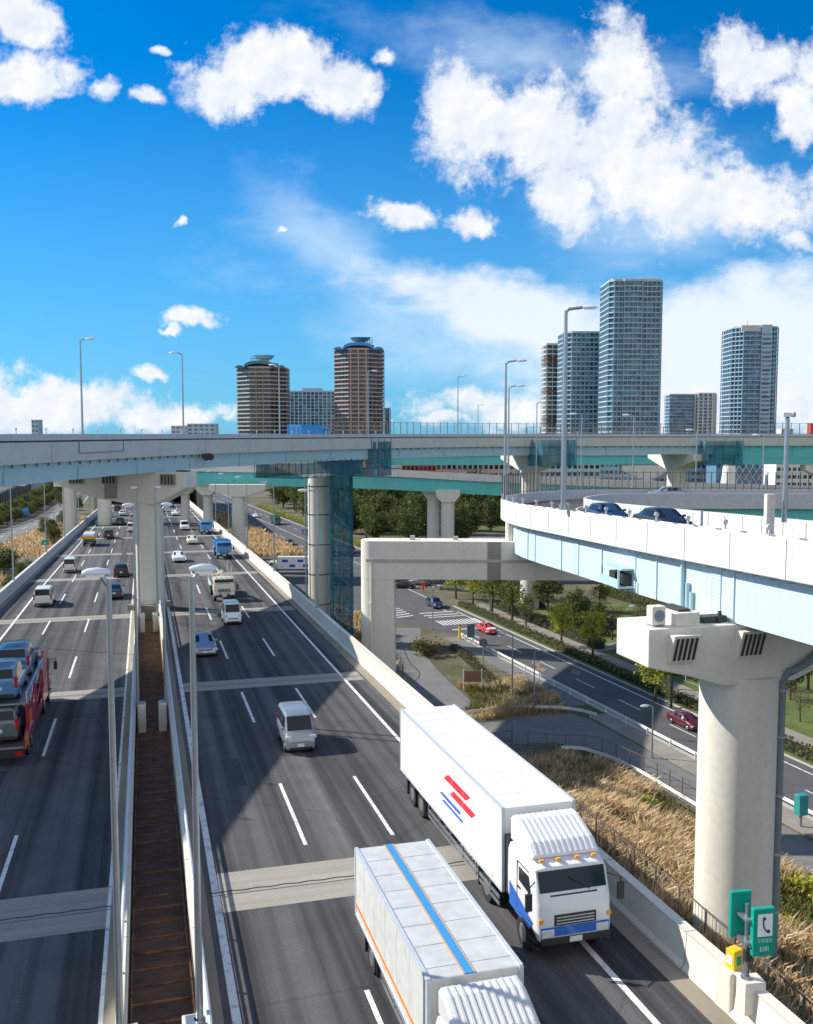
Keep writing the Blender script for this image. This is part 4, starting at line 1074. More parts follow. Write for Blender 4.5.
def make_car(kind, color):
    L, W, H, st, rear, front, sides = ST[kind]
    pm = color
    root = bpy.data.objects.new(kind, None); COL.objects.link(root); root.empty_display_size = .3
    rings = []
    for fy, zb, zbelt, ztop, ww, wt in st:
        y = fy*L; w = ww*W/2; t = wt*w
        half = [(w*.90, zb), (w*.99, zb+.12), (w, (zb+zbelt)/2+.05), (w*.985, zbelt-.06), (w*.955, zbelt), (t*1.02+.0, zbelt+(ztop-zbelt)*.86), (t*.90, ztop), (t*.5, ztop+.025)]
        rings.append([(a, y, z) for a, z in half] + [(-a, y, z) for a, z in reversed(half)])
    a = MB(); a.loft(rings); body = a.build('body', pm, root, smooth=True)
    def ctr(i): fy, zb, zbelt, ztop, ww, wt = st[i]; return fy*L, ztop, wt*ww*W/2
    def screen(i, j, name):
        y0, z0, w0 = ctr(i); y1, z1, w1 = ctr(j)
        if z0 > z1: pass
        n = Vector((0, -(z1-z0), (y1-y0)))
        if n.z < 0: n = -n
        if abs(n.z) < 1e-3: n = Vector((0, -1 if y0 < 0 else 1, 0))
        n.normalize(); o = n*.022
        q = []
        for f in (.1, .92):
            y = y0+(y1-y0)*f; z = z0+(z1-z0)*f; w = (w0+(w1-w0)*f)*.93
            q += [Vector((-w, y, z))+o, Vector((w, y, z))+o]
        q2 = [p+Vector((0, 0, .02)) for p in (q[0], q[1])] + [p+Vector((0, 0, .02)) for p in (q[2], q[3])]
        mb = MB(); mb.add([q[0], q[1], q[3], q[2]], [(0, 1, 2, 3)]); mb.build(name, glass_dark, root)
    screen(rear[0], rear[1], 'rear_window'); screen(front[0], front[1], 'windscreen') if ctr(front[0])[1] < ctr(front[1])[1] else screen(front[1], front[0], 'windscreen')
    for i, j in sides:
        for s in (-1, 1):
            q = []
            for k, inset in ((i, .05), (j, -.05)):
                fy, zb, zbelt, ztop, ww, wt = st[k]; w = ww*W/2; t = wt*w
                y = fy*L+inset
                z5 = zbelt+(ztop-zbelt)*.86; x5 = t*1.02; x4 = w*.955
                for f in (.10, .95): q.append(Vector((s*(x4+(x5-x4)*f+.014), y, zbelt+(z5-zbelt)*f)))
            mb = MB(); mb.add([q[0], q[2], q[3], q[1]], [(0, 1, 2, 3)]); mb.build('side_window', glass_dark, root)
    r = .31 if kind != 'kei_van' else .28
    for x in (-W/2+.10, W/2-.10):
        for y in (-.30*L, .31*L): add_wheel(root, x, y, r, .20)
    a = MB()
    for x in (-W/2+.02, W/2-.02):
        for y in (-.30*L, .31*L): a.cyl((x-.02, y, r+.02), (x+.02, y, r+.02), r*1.14, n=18)
    a.build('wheel_arch', chrome_dark, root)
    zl = st[-2][2]; zr = st[0][2]
    for s in (-1, 1):
        a = MB(); a.box(s*W*.42-.17, s*W*.42+.17 if s < 0 else s*W*.42+.13, L*.455, L*.492, zl-.10, zl+.06); a.build('headlight', head_m, root, bevel=.02)
        a = MB()
        if kind in ('minivan', 'kei_van', 'suv'): a.box(s*W*.45-.07, s*W*.45+.07, -L*.5-.01, -L*.475, zr-.25, zr+.30)
        else: a.box(s*W*.36-.20, s*W*.36+.20, -L*.5-.008, -L*.47, zr-.14, zr+.0)
        a.build('tail_light', tail_m, root, bevel=.02)
        a = MB(); a.box(s*(W/2+.02)-.09, s*(W/2+.02)+.09, L*.17, L*.20, .98, 1.12); a.build('mirror', pm, root, bevel=.02)
    a = MB(); a.box(-.17, .17, L*.5-.0, L*.5+.02, .38, .54); a.build('number_plate', plate_m, root)
    a = MB(); a.box(-.17, .17, -L*.5-.03, -L*.5-.005, .62, .78); a.build('number_plate', plate_m, root)
    a = MB(); a.box(-W*.38, W*.38, L*.485, L*.5+.012, .24, .36); a.box(-W*.30, W*.30, L*.482, L*.5+.0, .56, .64); a.build('grille', chrome_dark, root)
    a = MB(); a.box(-W*.40, W*.40, -L*.5-.02, -L*.48, .26, .42); a.build('bumper', chrome_dark, root)
    return root
def place(root, p, rz, label, cat, group, rx=0):
    root.location = p; root.rotation_euler = (rx, 0, rz); tag(root, label, cat, group)
    return root
def car(kind, color, p, rz, label, cat='car', group=None, rx=0):
    k = (kind, color.name)
    if k in CARS: r = copy_tree(CARS[k])
    else: r = make_car(kind, color); CARS[k] = r
    return place(r, p, rz, label, cat, group, rx)
pw = paint('white car paint', (.80, .80, .78)); pb = paint('black car paint', (.022, .022, .026)); pn = paint('navy car paint', (.03, .05, .10))
psil = paint('silver blue paint', (.34, .38, .42), metal=.5); pcream = paint('cream car paint', (.72, .66, .52)); pred = paint('red car paint', (.62, .03, .03))
pblue = paint('bright blue paint', (.02, .25, .62)); pgrey = paint('grey car paint', (.16, .17, .18), metal=.4); pdred = paint('maroon car paint', (.10, .015, .02))
pmid = paint('mid blue paint', (.10, .25, .45), metal=.3); pgreen = paint('dark green paint', (.01, .12, .06)); pyel = paint('amber paint', (.80, .36, .02))

def fwd(s, t): return dict(p=HW(s, t), rz=YAW, rx=GR)
def rev(s, t): return dict(p=HW(s, t), rz=YAW+math.pi, rx=-GR)
GL = 'vehicles on the left carriageway'; GRR = 'vehicles on the right carriageway'
def hcar(kind, col, f, label, cat, group): return car(kind, col, f['p'], f['rz'], label, cat, group, f['rx'])
hcar('minivan', pw, fwd(101.5, -9.9), 'white minivan with dark rear window in the outer left lane, the nearer white one', 'minivan', GL)
hcar('kei_van', pw, fwd(129.5, -9.4), 'small boxy white van in the outer left lane behind the green truck', 'van', GL)
hcar('suv', pb, fwd(123, -2.9), 'black off-road car in the lane beside the round median pier', 'car', GL)
hcar('sedan', pn, fwd(104.5, -3.2), 'dark navy hatchback nearest the median pier on the left carriageway', 'car', GL)
hcar('suv', pb, fwd(181, -6.3), 'black wagon in the middle lane of the left carriageway ahead of the green truck', 'car', GL)
hcar('sedan', pb, fwd(221, -8.2), 'dark car far off in the outer left lane, left one of a pair', 'car', GL)
hcar('suv', pb, fwd(217, -5.1), 'black car far off in the middle left lane, right one of a pair', 'car', GL)
hcar('minivan', pw, fwd(227, -2.3), 'white van far off close to the median, farther one', 'van', GL)
hcar('minivan', pw, fwd(196, -2.5), 'white van close to the median far off, nearer one', 'van', GL)
hcar('sedan', pw, fwd(250, -5.3), 'distant white car in the middle left lane near the dark cover', 'car', GL)
hcar('kei_van', pgrey, fwd(246, -8.4), 'distant grey van in the outer left lane near the dark cover', 'van', GL)
hcar('sedan', pgrey, fwd(276, -2.8), 'distant grey car by the median near the dark cover', 'car', GL)
hcar('suv', pb, fwd(272, -7.0), 'distant black car about to enter the dark cover on the left', 'car', GL)
hcar('kei_van', pw, fwd(66.5, -10.6), 'white van at the left picture edge beside the car carrier', 'van', GL)
hcar('kei_van', psil, rev(47.5, 7.25), 'silver white compact van alone in the middle lane, nearest van on the right carriageway', 'van', GRR)
hcar('sedan', psil, rev(72.5, 4.1), 'silver blue saloon in the inner lane behind the near lamp post', 'car', GRR)
hcar('kei_van', pw, rev(85, 7.3), 'small white van right in front of the crane truck', 'van', GRR)
hcar('sedan', pw, rev(137.5, 4.5), 'white sedan in the inner lane of the right carriageway', 'car', GRR)
hcar('sedan', pcream, rev(165, 7.7), 'cream sedan in the middle lane of the right carriageway', 'car', GRR)
hcar('minivan', pw, rev(197, 7.8), 'white minivan behind the cream sedan', 'minivan', GRR)
hcar('sedan', pw, rev(246, 7.5), 'white car far off in the middle lane emerging from the shade', 'car', GRR)
hcar('sedan', pn, rev(262, 10.6), 'dark blue car far off in the outer lane of the right carriageway', 'car', GRR)
hcar('minivan', pw, rev(266, 4.6), 'white van far off in the inner lane of the right carriageway', 'van', GRR)
hcar('suv', pb, rev(288, 7.7), 'distant dark car coming out of the cover', 'car', GRR)

# --- trucks
def truck_chassis(root, L, W, y0, axles, r=.48, m=None):
    a = MB()
    for s in (-1, 1): a.box(s*.42-.06, s*.42+.06, y0, y0+L, .62, .88)
    for k in range(int(L/1.2)): a.box(-.42, .42, y0+.3+1.2*k, y0+.4+1.2*k, .66, .84)
    a.build('chassis', chrome_dark, root)
    for y in axles:
        for s in (-1, 1): add_wheel(root, s*(W/2-.20), y, r, .30)
        a = MB(); a.cyl((-W/2+.3, y, r), (W/2-.3, y, r), .09, n=8); a.build('axle', chrome_dark, root)
def cab(root, y0, y1, W, zf, H, m, low=None, defl=None, box_h=None):
    """cab-over cab, rear wall at y0, front at y1"""
    w = W/2; rings = []
    for y, zb, zt, ww in ((y0, zf, H, .98), (y0+.25, zf, H+.06, 1), (y1-.75, zf-.12, H+.04, 1), (y1-.34, zf-.2, H-.10, .99), (y1-.10, zf-.3, zf+1.02, .985), (y1, zf-.34, zf+.75, .94), (y1+.03, zf-.3, zf+.3, .9)):
        x = w*ww
        half = [(x*.96, zb), (x, zb+.2), (x, max(zb+.3, zt-.9)), (x*.985, zt-.25), (x*.93, zt-.06), (x*.6, zt)]
        rings.append([(p, y, z) for p, z in half]+[(-p, y, z) for p, z in reversed(half)])
    a = MB(); a.loft(rings); a.build('cab', m, root, smooth=True)
    # windscreen
    yA, zA, yB, zB = y1-.34, H-.10, y1-.10, zf+1.02
    d = Vector((0, zA-zB, -(yA-yB))).normalized()*.02
    q = [Vector((x, yB+(yA-yB)*f, zB+(zA-zB)*f))+d for f in (.04, .86) for x in (-w*.88, w*.88)]
    a = MB(); a.add([q[0], q[1], q[3], q[2]], [(0, 1, 2, 3)]); a.build('windscreen', glass_dark, root)
    for s in (-1, 1):
        x = s*(w*.995+.014)
        a = MB(); a.add([(x, y1-1.35, zf+.95), (x, y1-.42, zf+.85), (x, y1-.62, H-.42), (x, y1-1.35, H-.42)], [(0, 1, 2, 3)]); a.build('side_window', glass_dark, root)
        a = MB(); a.box(s*w*.72-.2, s*w*.72+.2, y1-.02, y1+.06, zf-.22, zf+.02); a.build('headlight', head_m, root, bevel=.02)
        a = MB(); a.tube([(s*w*.96, y1-.25, H-.45), (s*(w+.26), y1+.02, H-.5), (s*(w+.28), y1+.02, H-1.2)], .02, 6); a.box(s*(w+.26)-.10, s*(w+.26)+.10, y1-.02, y1+.06, H-1.15, H-.65); a.build('mirror', chrome_dark, root)
    a = MB(); a.box(-w*.9, w*.9, y1-.0, y1+.09, zf-.42, zf-.24); a.box(-w*.55, w*.55, y1+.0, y1+.05, zf+.10, zf+.42); a.build('grille', chrome_dark, root)
    a = MB(); a.box(-w*.62, w*.62, y1-.12, y1-.06, zf+.93, zf+.97); a.tube([(-.5, y1-.05, zf+1.04), (.1, y1-.16, zf+1.4)], .015, 5); a.build('wiper', chrome_dark, root)
    a = MB(); a.box(-.2, .2, y1+.08, y1+.10, zf-.4, zf-.24); a.build('number_plate', plate_m, root)
    for s in (-1, 1):
        x = s*(w+.004); a = MB()
        for (ya, za), (yb, zb) in (((y1-1.48, zf-.05), (y1-1.48, H-.3)), ((y1-1.48, H-.3), (y1-.6, H-.3)), ((y1-.3, zf+.1), (y1-1.48, zf-.05))): a.beam((x, ya, za), (x, yb, zb), .022, .022)
        a.build('door_seam', chrome_dark, root)
        a = MB(); a.box(x-.03, x+.03, y1-1.42, y1-1.22, zf+.72, zf+.77); a.build('door_handle', chrome_dark, root)
        a = MB(); a.box(s*w*.93-.08, s*w*.93+.08, y1-.5, y1-.12, zf-.42, zf-.34); a.box(s*w*.93-.08, s*w*.93+.08, y1-.5, y1-.12, zf-.62, zf-.56); a.build('step', chrome_dark, root)
        a = MB(); a.box(s*w*.9-.07, s*w*.9+.07, y1+.0, y1+.05, zf+.22, zf+.34); a.build('indicator', pyel, root)
    a = MB()
    for k in range(3): a.box(-w*.5, w*.5, y1+.05, y1+.062, zf+.15+.09*k, zf+.18+.09*k)
    a.build('grille_bar', galv_pale, root)
    a = MB()
    for x in (-w*.7, -w*.25, w*.25, w*.7): a.box(x-.07, x+.07, y1-.55, y1-.45, H-.0, H+.07)
    a.build('marker_light', pyel, root)
    if low: 
        a = MB()
        for s in (-1, 1):
            x = s*(w+.012); a.add([(x, y0+.2, zf-.10), (x, y1-.5, zf-.18), (x, y1-.3, zf+.12), (x, y0+.2, zf+.62)], [(0, 1, 2, 3)])
        a.add([(-w*.9, y1+.045, zf-.2), (w*.9, y1+.045, zf-.2), (w*.9, y1+.045, zf+.08), (-w*.9, y1+.045, zf+.08)], [(0, 1, 2, 3)])
        a.build('cab_stripe', low, root)
    if defl:
        y2, hh = defl; pr = []
        a = MB(); rings = []
        for y, zt in ((y0+.02, hh), (y0+.4, hh-.02), ((y0+y1)/2+.2, hh-.35), (y1-.65, H+.14)):
            x = w*.90
            rings.append([(x, y, H+.05), (x, y, zt-.08), (x*.93, y, zt), (-x*.93, y, zt), (-x, y, zt-.08), (-x, y, H+.05)])
        a.loft(rings); d_ = a.build('wind_deflector', m, root)
        a = MB()
        for k in range(11):
            x = -w*.76+w*1.52*k/10
            for (ya, za), (yb, zb) in (((y0+.05, hh+.012), (y0+.4, hh-.01)), ((y0+.4, hh-.01), ((y0+y1)/2+.2, hh-.34)), (((y0+y1)/2+.2, hh-.34), (y1-.65, H+.15))):
                a.beam((x, ya, za), (x, yb, zb), .06, .03)
        a.build('deflector_rib', m, d_)
def cargo(root, y0, y1, W, z0, z1, m, ribs=False, trim=None, name='cargo_box'):
    a = MB(); a.box(-W/2, W/2, y0, y1, z0, z1); c = a.build(name, m, root, bevel=.04)
    a = MB()
    for s in (-1, 1):
        for zz in (z0-.02, z1-.05): a.box(s*(W/2-.03)-.05, s*(W/2-.03)+.05, y0-.01, y1+.01, zz, zz+.08)
    for s in (-1, 1):
        for y in (y0, y1): a.box(s*(W/2-.03)-.05, s*(W/2-.03)+.05, y-.045, y+.045, z0, z1)
    a.build('edge_trim', trim or galv_pale, c)
    a = MB()
    for s in (-1, 1):
        k = y0+1.2
        while k < y1-.5:
            a.box(s*(W/2+.003)-.004, s*(W/2+.003)+.004, k, k+.018, z0+.08, z1-.08); k += 1.2
    a.build('panel_seam', mat('panel seam', (.66, .67, .68), .6), c)
    a = MB()
    k = y0+1.0
    while k < y1-.4: a.box(-W/2+.06, W/2-.06, k, k+.03, z1, z1+.012); k += 1.0
    a.build('roof_seam', m, c)
    a = MB()
    for s in (-.35, .35): a.cyl((s, y0-.06, z0+.1), (s, y0-.06, z1-.1), .025, n=6)
    a.box(-.012, .012, y0-.012, y0-.001, z0+.05, z1-.05); a.build('door_bar', galv, c)
    return c
def side_gear(root, W, y0, y1, z0=.45, z1=.95):
    for s in (-1, 1):
        a = MB()
        for z in (z0, z0+.22): a.beam((s*(W/2-.06), y0, z), (s*(W/2-.06), y1, z), .04, .12)
        for k in range(int((y1-y0)/1.4)+1): a.beam((s*(W/2-.06), y0+1.4*k, z0-.05), (s*(W/2-.06), y0+1.4*k, z1), .06)
        a.build('side_guard', galv, root)
        a = MB(); a.cyl((s*(W/2-.45), y1-2.2, .68), (s*(W/2-.45), y1-.9, .68), .27, n=14); a.build('fuel_tank', galv_pale, root)
        a = MB(); a.box(s*(W/2-.3)-.25, s*(W/2-.3)+.25, y0+.3, y0+1.2, .5, .95); a.build('tool_box', chrome_dark, root)
def mud(root, W, ys):
    a = MB()
    for y in ys:
        for s in (-1, 1): a.box(s*(W/2-.2)-.18, s*(W/2-.2)+.18, y-.02, y+.02, .25, .9)
    a.build('mudguard', chrome_dark, root)
white_box = mat('white truck panel', (.85, .85, .84), .32, coat=.3)
# big white box truck
T1 = bpy.data.objects.new('box_truck', None); COL.objects.link(T1)
LT = 15.2
place(T1, HW(31.6, 11.85), YAW+math.pi, 'long white box truck with a red and blue slanted mark, in the outer right lane', 'truck', GRR, -GR)
y0 = -7.6
cb = cargo(T1, y0, 4.6, 2.48, 1.05, 3.72, white_box)
cab(T1, 4.95, 7.25, 2.4, 1.05, 2.85, paint('white cab paint', (.78, .79, .80)), low=paint('cobalt paint', (.02, .14, .55)), defl=(7.2, 3.62))
truck_chassis(T1, 14.4, 2.45, y0+.1, (y0+1.6, y0+2.9, 3.0, 6.15))
side_gear(T1, 2.45, y0+4.0, 4.2); mud(T1, 2.45, (y0+.9, y0+3.6, 2.3))
a = MB()
for s in (-1, 1): a.box(s*1.247-.006, s*1.247+.006, y0+.05, 4.55, 1.07, 1.17)
a.build('lower_rail', galv_pale, cb)
a = MB()
for s in (-1, 1):
    for k in range(6): a.box(s*1.25-.012, s*1.25+.012, y0+.8+2.1*k, y0+.92+2.1*k, 1.20, 1.25)
a.build('side_marker', pyel, cb)
a = MB(); sx = 1.2465
def par(y, z, L, h, sh, s): return [(s*sx, y, z), (s*sx, y+L, z), (s*sx, y+L+sh, z+h), (s*sx, y+sh, z+h)]
red_m = mat('red decal', (.70, .03, .05), .4); blu_m = mat('blue decal', (.03, .10, .55), .4)
a = MB(); b2 = MB()
for s in (-1, 1):
    a.add(par(-1.4, 2.72, 2.5, .30, .55, s), [(0, 1, 2, 3)]); a.add(par(-.7, 2.33, 2.4, .28, .5, s), [(0, 1, 2, 3)])
    b2.add(par(-1.9, 1.98, 2.3, .13, .25, s), [(0, 1, 2, 3)]); b2.add(par(-1.6, 1.78, 2.3, .11, .22, s), [(0, 1, 2, 3)])
a.build('red_mark', red_m, cb); b2.build('blue_mark', blu_m, cb)
for s in (-1, 1):
    a = MB(); a.box(s*.95-.14, s*.95+.14, y0-.05, y0, .72, .9); a.build('tail_light', tail_m, T1)
a = MB(); a.box(-1.15, 1.15, 4.62, 4.93, 1.1, 2.9); a.build('cab_gap_frame', chrome_dark, T1)
a = MB(); a.box(-.8, .8, 4.6, 5.05, 2.95, 3.45); a.build('cooling_unit', chrome_dark, T1, bevel=.05)

# second box truck, orange and blue stripes
T2 = bpy.data.objects.new('box_truck', None); COL.objects.link(T2)
place(T2, HW(21.8, 7.05), YAW+math.pi, 'pale box truck with a blue roof stripe and an orange side stripe, nearest the camera', 'truck', GRR, -GR)
silver_box = mat('pale aluminium box', (.66, .66, .63), .42, .15, var=.04, scale=.3)
c2 = cargo(T2, -5.2, 2.3, 2.3, .98, 3.0, silver_box)
cab(T2, 2.55, 4.55, 2.15, .9, 2.35, paint('pale grey cab paint', (.66, .67, .66)), defl=(4.4, 2.95))
truck_chassis(T2, 9.3, 2.2, -5.1, (-3.6, 3.5), r=.42)
side_gear(T2, 2.2, -2.4, 1.6, .42, .9); mud(T2, 2.2, (-4.3, -2.9, 2.8))
a = MB(); a.box(.02, .24, -5.18, 2.28, 3.014, 3.022); a.build('blue_roof_stripe', mat('sky blue decal', (.05, .28, .62), .45), c2)
a = MB(); a.box(-.02, .02, -5.18, 2.28, 3.013, 3.021); a.box(.24, .28, -5.18, 2.28, 3.013, 3.021); a.build('orange_roof_line', mat('tan decal', (.60, .36, .16), .5), c2)
a = MB()
for s in (-1, 1): a.box(s*1.152-.006, s*1.152+.006, -5.15, 2.25, 1.25, 1.36)
a.build('orange_side_stripe', mat('orange decal', (.85, .22, .02), .45), c2)

# crane truck
T3 = bpy.data.objects.new('crane_truck', None); COL.objects.link(T3)
place(T3, HW(101.3, 7.7), YAW+math.pi, 'cream flatbed truck with upright stakes and a dark windscreen, behind the small white van', 'truck', GRR, -GR)
cab(T3, 1.9, 3.9, 2.15, .9, 2.4, paint('cream truck paint', (.70, .66, .52)))
truck_chassis(T3, 8.2, 2.2, -4.2, (-2.6, -1.5, 3.0), r=.44)
a = MB(); a.box(-1.1, 1.1, -4.2, 1.2, .95, 1.10)
for s in (-1, 1): a.box(s*1.08-.03, s*1.08+.03, -4.2, 1.2, 1.1, 1.5)
a.box(-1.1, 1.1, -4.25, -4.2, 1.1, 1.5); a.build('flat_bed', galv_pale, T3)
a = MB()
for s in (-1, 1):
    for y in (-4.1, 1.2): a.cyl((s*1.0, y, 1.1), (s*1.0, y, 3.3), .05, n=8)
a.build('stake', pcream, T3)
a = MB(); a.box(-.35, .35, 1.3, 1.8, .95, 2.2); a.cyl((0, 1.55, 2.2), (0, 1.55, 2.9), .16, n=10); a.beam((0, 1.4, 2.9), (.1, -3.4, 2.0), .22, .26); a.build('crane_arm', pcream, T3)
a = MB()
for k in range(7): a.box(-.8+.1*(k % 3), .7, -3.8+.6*k, -3.4+.6*k, 1.1, 1.5+.12*(k % 2))
a.build('load', kerb_m, T3)
# blue trucks
for (s, t, lab, big) in ((141.5, 11.0, 'bright blue dump truck in the outer right lane, the nearer blue one', 1), (186.5, 11.3, 'small blue truck with a dark windscreen farther up the outer right lane', 0)):
    T = bpy.data.objects.new('blue_truck', None); COL.objects.link(T)
    place(T, HW(s, t), YAW+math.pi, lab, 'truck', GRR, -GR)
    cab(T, 1.5, 3.3, 2.2, .9, 2.45, pblue); truck_chassis(T, 7, 2.2, -3.6, (-2.5, 2.5), r=.44)
    a = MB(); a.add([(-1.1, -3.6, .95), (1.1, -3.6, .95), (1.1, 1.3, .95), (-1.1, 1.3, .95), (-1.15, -3.8, 2.0+.4*big), (1.15, -3.8, 2.0+.4*big), (1.15, 1.35, 2.2+.4*big), (-1.15, 1.35, 2.2+.4*big)], [(0, 1, 5, 4), (1, 2, 6, 5), (2, 3, 7, 6), (3, 0, 4, 7), (0, 3, 2, 1)])
    a.build('tipper_body', pblue, T)
    a = MB(); a.box(-1.05, 1.05, -3.4, 1.2, 1.5, 1.75+.4*big); a.build('load', kerb_m if big else galv_pale, T)
# green and amber truck, seen from behind
T = bpy.data.objects.new('tipper_truck', None); COL.objects.link(T)
place(T, HW(168, -9.0), YAW, 'small truck with green and amber tail stripes in the outer left lane', 'truck', GL, GR)
cab(T, .9, 2.6, 1.9, .8, 2.15, pw); truck_chassis(T, 5.6, 1.9, -2.7, (-1.7, 2.0), r=.36)
a = MB(); a.box(-.95, .95, -2.7, .7, .85, 1.25); a.build('green_bed', pgreen, T, bevel=.02)
a = MB(); a.box(-.95, .95, -2.7, .7, 1.25, 1.7); a.build('amber_bed', pyel, T, bevel=.02)
a = MB(); a.box(-.9, .9, -2.6, .6, 1.70, 2.1); a.build('load_cover', pw, T, bevel=.08)
for s in (-1, 1):
    a = MB(); a.box(s*.75-.15, s*.75+.15, -2.75, -2.70, .6, .78); a.build('tail_light', tail_m, T)

# car carrier
T = bpy.data.objects.new('car_carrier', None); COL.objects.link(T)
place(T, HW(54.3, -6.95), YAW, 'red sided car carrier loaded with blue and grey cars at the left picture edge', 'truck', GL, GR)
cab(T, 5.0, 7.0, 2.4, 1.0, 2.9, paint('deep red paint', (.35, .01, .02)))
truck_chassis(T, 13.5, 2.4, -6.6, (-4.6, -3.4, 3.4, 6.0), r=.42)
a = MB(); a.box(-1.15, 1.15, -6.7, 4.6, .92, 1.02); a.build('lower_deck', galv, T)
a = MB(); a.box(-1.12, 1.12, -5.6, 4.9, 2.78, 2.86); a.beam((-1.1, -5.6, 2.8), (-1.1, 4.9, 2.8), .1, .16); a.beam((1.1, -5.6, 2.8), (1.1, 4.9, 2.8), .1, .16); a.build('upper_deck', galv, T)
dr = paint('carrier red', (.38, .012, .03))
for s in (-1, 1):
    a = MB(); x = s*1.2
    a.box(x-.035, x+.035, -6.7, 4.8, .85, 1.45)
    a.add([(x-.03, -6.7, 1.45), (x+.03, -6.7, 1.45), (x+.03, -2.0, 1.45), (x-.03, -2.0, 1.45), (x-.03, -4.6, 2.3), (x+.03, -4.6, 2.3), (x+.03, -2.0, 2.3), (x-.03, -2.0, 2.3)], [(0, 1, 2, 3), (4, 5, 6, 7), (0, 1, 5, 4), (1, 2, 6, 5), (2, 3, 7, 6), (3, 0, 4, 7)])
    for y in (-5.4, -2.0, 1.4, 4.7): a.beam((x, y, .9), (x, y, 3.0), .14, .12)
    for y in (-5.4, -2.0, 1.4): a.beam((x, y, 1.5), (x, y+3.3, 2.75), .09, .09)
    a.box(x-.03, x+.03, 2.2, 4.8, 1.4, 3.9)
    a.build('side_frame', dr, T)
    a = MB(); a.beam((x*1.0, -5.6, 3.3), (x*1.0, 4.9, 3.5), .05)
    for y in (-5.5, -3, -.5, 2, 4.6): a.beam((x, y, 2.8), (x, y, 3.4), .05)
    a.build('hand_rail', galv_pale, T)
    a = MB(); a.box(x+s*.04-.012, x+s*.04+.012, -6.6, -5.5, .9, 1.4); a.box(x+s*.04-.012, x+s*.04+.012, -4.6, -4.0, 1.5, 2.2); a.build('amber_marker', pyel, T)
    a = MB(); a.box(s*.95-.18, s*.95+.18, -6.78, -6.7, .62, .82); a.build('tail_light', tail_m, T)
a = MB(); a.box(-1.2, 1.2, -6.75, -6.6, .5, .9); a.build('rear_bumper', chrome_dark, T)
GC = 'cars carried on the car carrier'
cm = T.matrix_basis if False else Matrix.LocRotScale(T.location, T.rotation_euler, None)
for (kind, col, x, y, z, lab, rv) in (('suv', pmid, -.1, 2.0, 2.87, 'blue car on the upper deck of the carrier, front one', 0), ('suv', pmid, -.1, -3.1, 2.87, 'blue car on the upper deck of the carrier, rear one', 0),
                                ('suv', pgrey, 0, -4.0, 1.03, 'grey car on the lower deck of the carrier, rear one', 0), ('sedan', psil, 0, 1.4, 1.03, 'silver car on the lower deck of the carrier, front one', 0)):
    car(kind, col, cm @ Vector((x, y, z)), YAW, lab, 'car', GC, GR)

# vehicles on the viaduct and ramp
p, h = min(walk(offset(v1a, -3.5, -1.34), .5), key=lambda q: abs(q[0].x/q[0].y-(311-406.5)/F) + (0 if q[0].y > 90 else 9))
T = bpy.data.objects.new('blue_van', None); COL.objects.link(T)
place(T, p, h, 'bright blue truck on top of the viaduct left of the pink brown tower', 'truck', 'vehicles on the viaducts')
cab(T, 1.6, 3.4, 2.1, .9, 2.2, pblue); truck_chassis(T, 6.8, 2.1, -3.5, (-2.4, 2.4), r=.42)
cargo(T, -3.5, 1.4, 2.2, .9, 2.55, pblue, trim=pblue)
p, h = min(walk(offset(RP, -1.0, -1.0), .5), key=lambda q: abs(q[0].y-54)+(0 if q[0].x < 25 else 99))
car('sedan', pb, p, h+math.pi, 'black car low behind the white ramp wall, nearest on the ramp', 'car', 'vehicles on the ramp')
p, h = min(walk(offset(RP, -1.2, -1.0), .5), key=lambda q: abs(q[0].y-62)+(0 if q[0].x < 25 else 99))
car('sedan', pn, p, h+math.pi, 'navy blue car on the ramp just behind the black one', 'car', 'vehicles on the ramp')
p, h = min(walk(offset(RP, -1.6, -1.0), .5), key=lambda q: abs(q[0].x-30)+(0 if q[0].y > 95 else 99))
car('sedan', psil, p, h+math.pi, 'silver blue car rounding the far leg of the hairpin ramp', 'car', 'vehicles on the ramp')

# vehicles on the local roads
GG = 'vehicles on the local roads'
LF, LB = LYAW, LYAW+math.pi
taxi = hcar_t = car('sedan', pred, LR(134.5, 60.9), LB, 'red taxi with pale bonnet passing the painted crossing', 'taxi', GG)
a = MB(); a.box(-.72, .72, 1.35, 2.1, .0, .02)
a = MB(); a.box(-.25, .25, -.15, .1, 1.49, 1.62); a.build('roof_sign', plate_m, taxi)
a = MB(); a.add([(-.66, 1.3, .985), (.66, 1.3, .985), (.66, 1.98, .90), (-.66, 1.98, .90), (-.66, 1.3, .86), (.66, 1.3, .86), (.66, 1.98, .8), (-.66, 1.98, .8)], [(0, 1, 2, 3), (0, 4, 5, 1), (1, 5, 6, 2), (2, 6, 7, 3), (3, 7, 4, 0)]); a.build('bonnet', pw, taxi)
car('suv', pn, LR(157.5, 61.0), LB, 'dark blue estate approaching the painted crossing', 'car', GG)
car('sedan', pdred, LR(83.5, 61.0), LB, 'dark maroon saloon on the local road beside the round ramp pier', 'car', GG)
car('sedan', pb, G(404, 588), R(80), 'black car turning at the junction beside the frame pier', 'car', GG)
car('suv', pgrey, G(420, 585), R(60), 'dark grey car waiting at the junction', 'car', GG)
for i, (x, y, c, k, rz, lab) in enumerate(((463, 569, pb, 'sedan', 80, 'black car parked just inside the car park'), (481, 566, pw, 'minivan', 86, 'white van parked under the frame pier beam'),
        (500, 571, pw, 'sedan', 84, 'white saloon parked between the roadside trees'), (520, 567, psil, 'sedan', 85, 'silver saloon parked at the right of the car park'), (443, 565, pb, 'minivan', 82, 'black van parked at the left of the car park'))):
    car(k, c, G(x, y), R(rz), lab, 'car', 'cars in the car park')
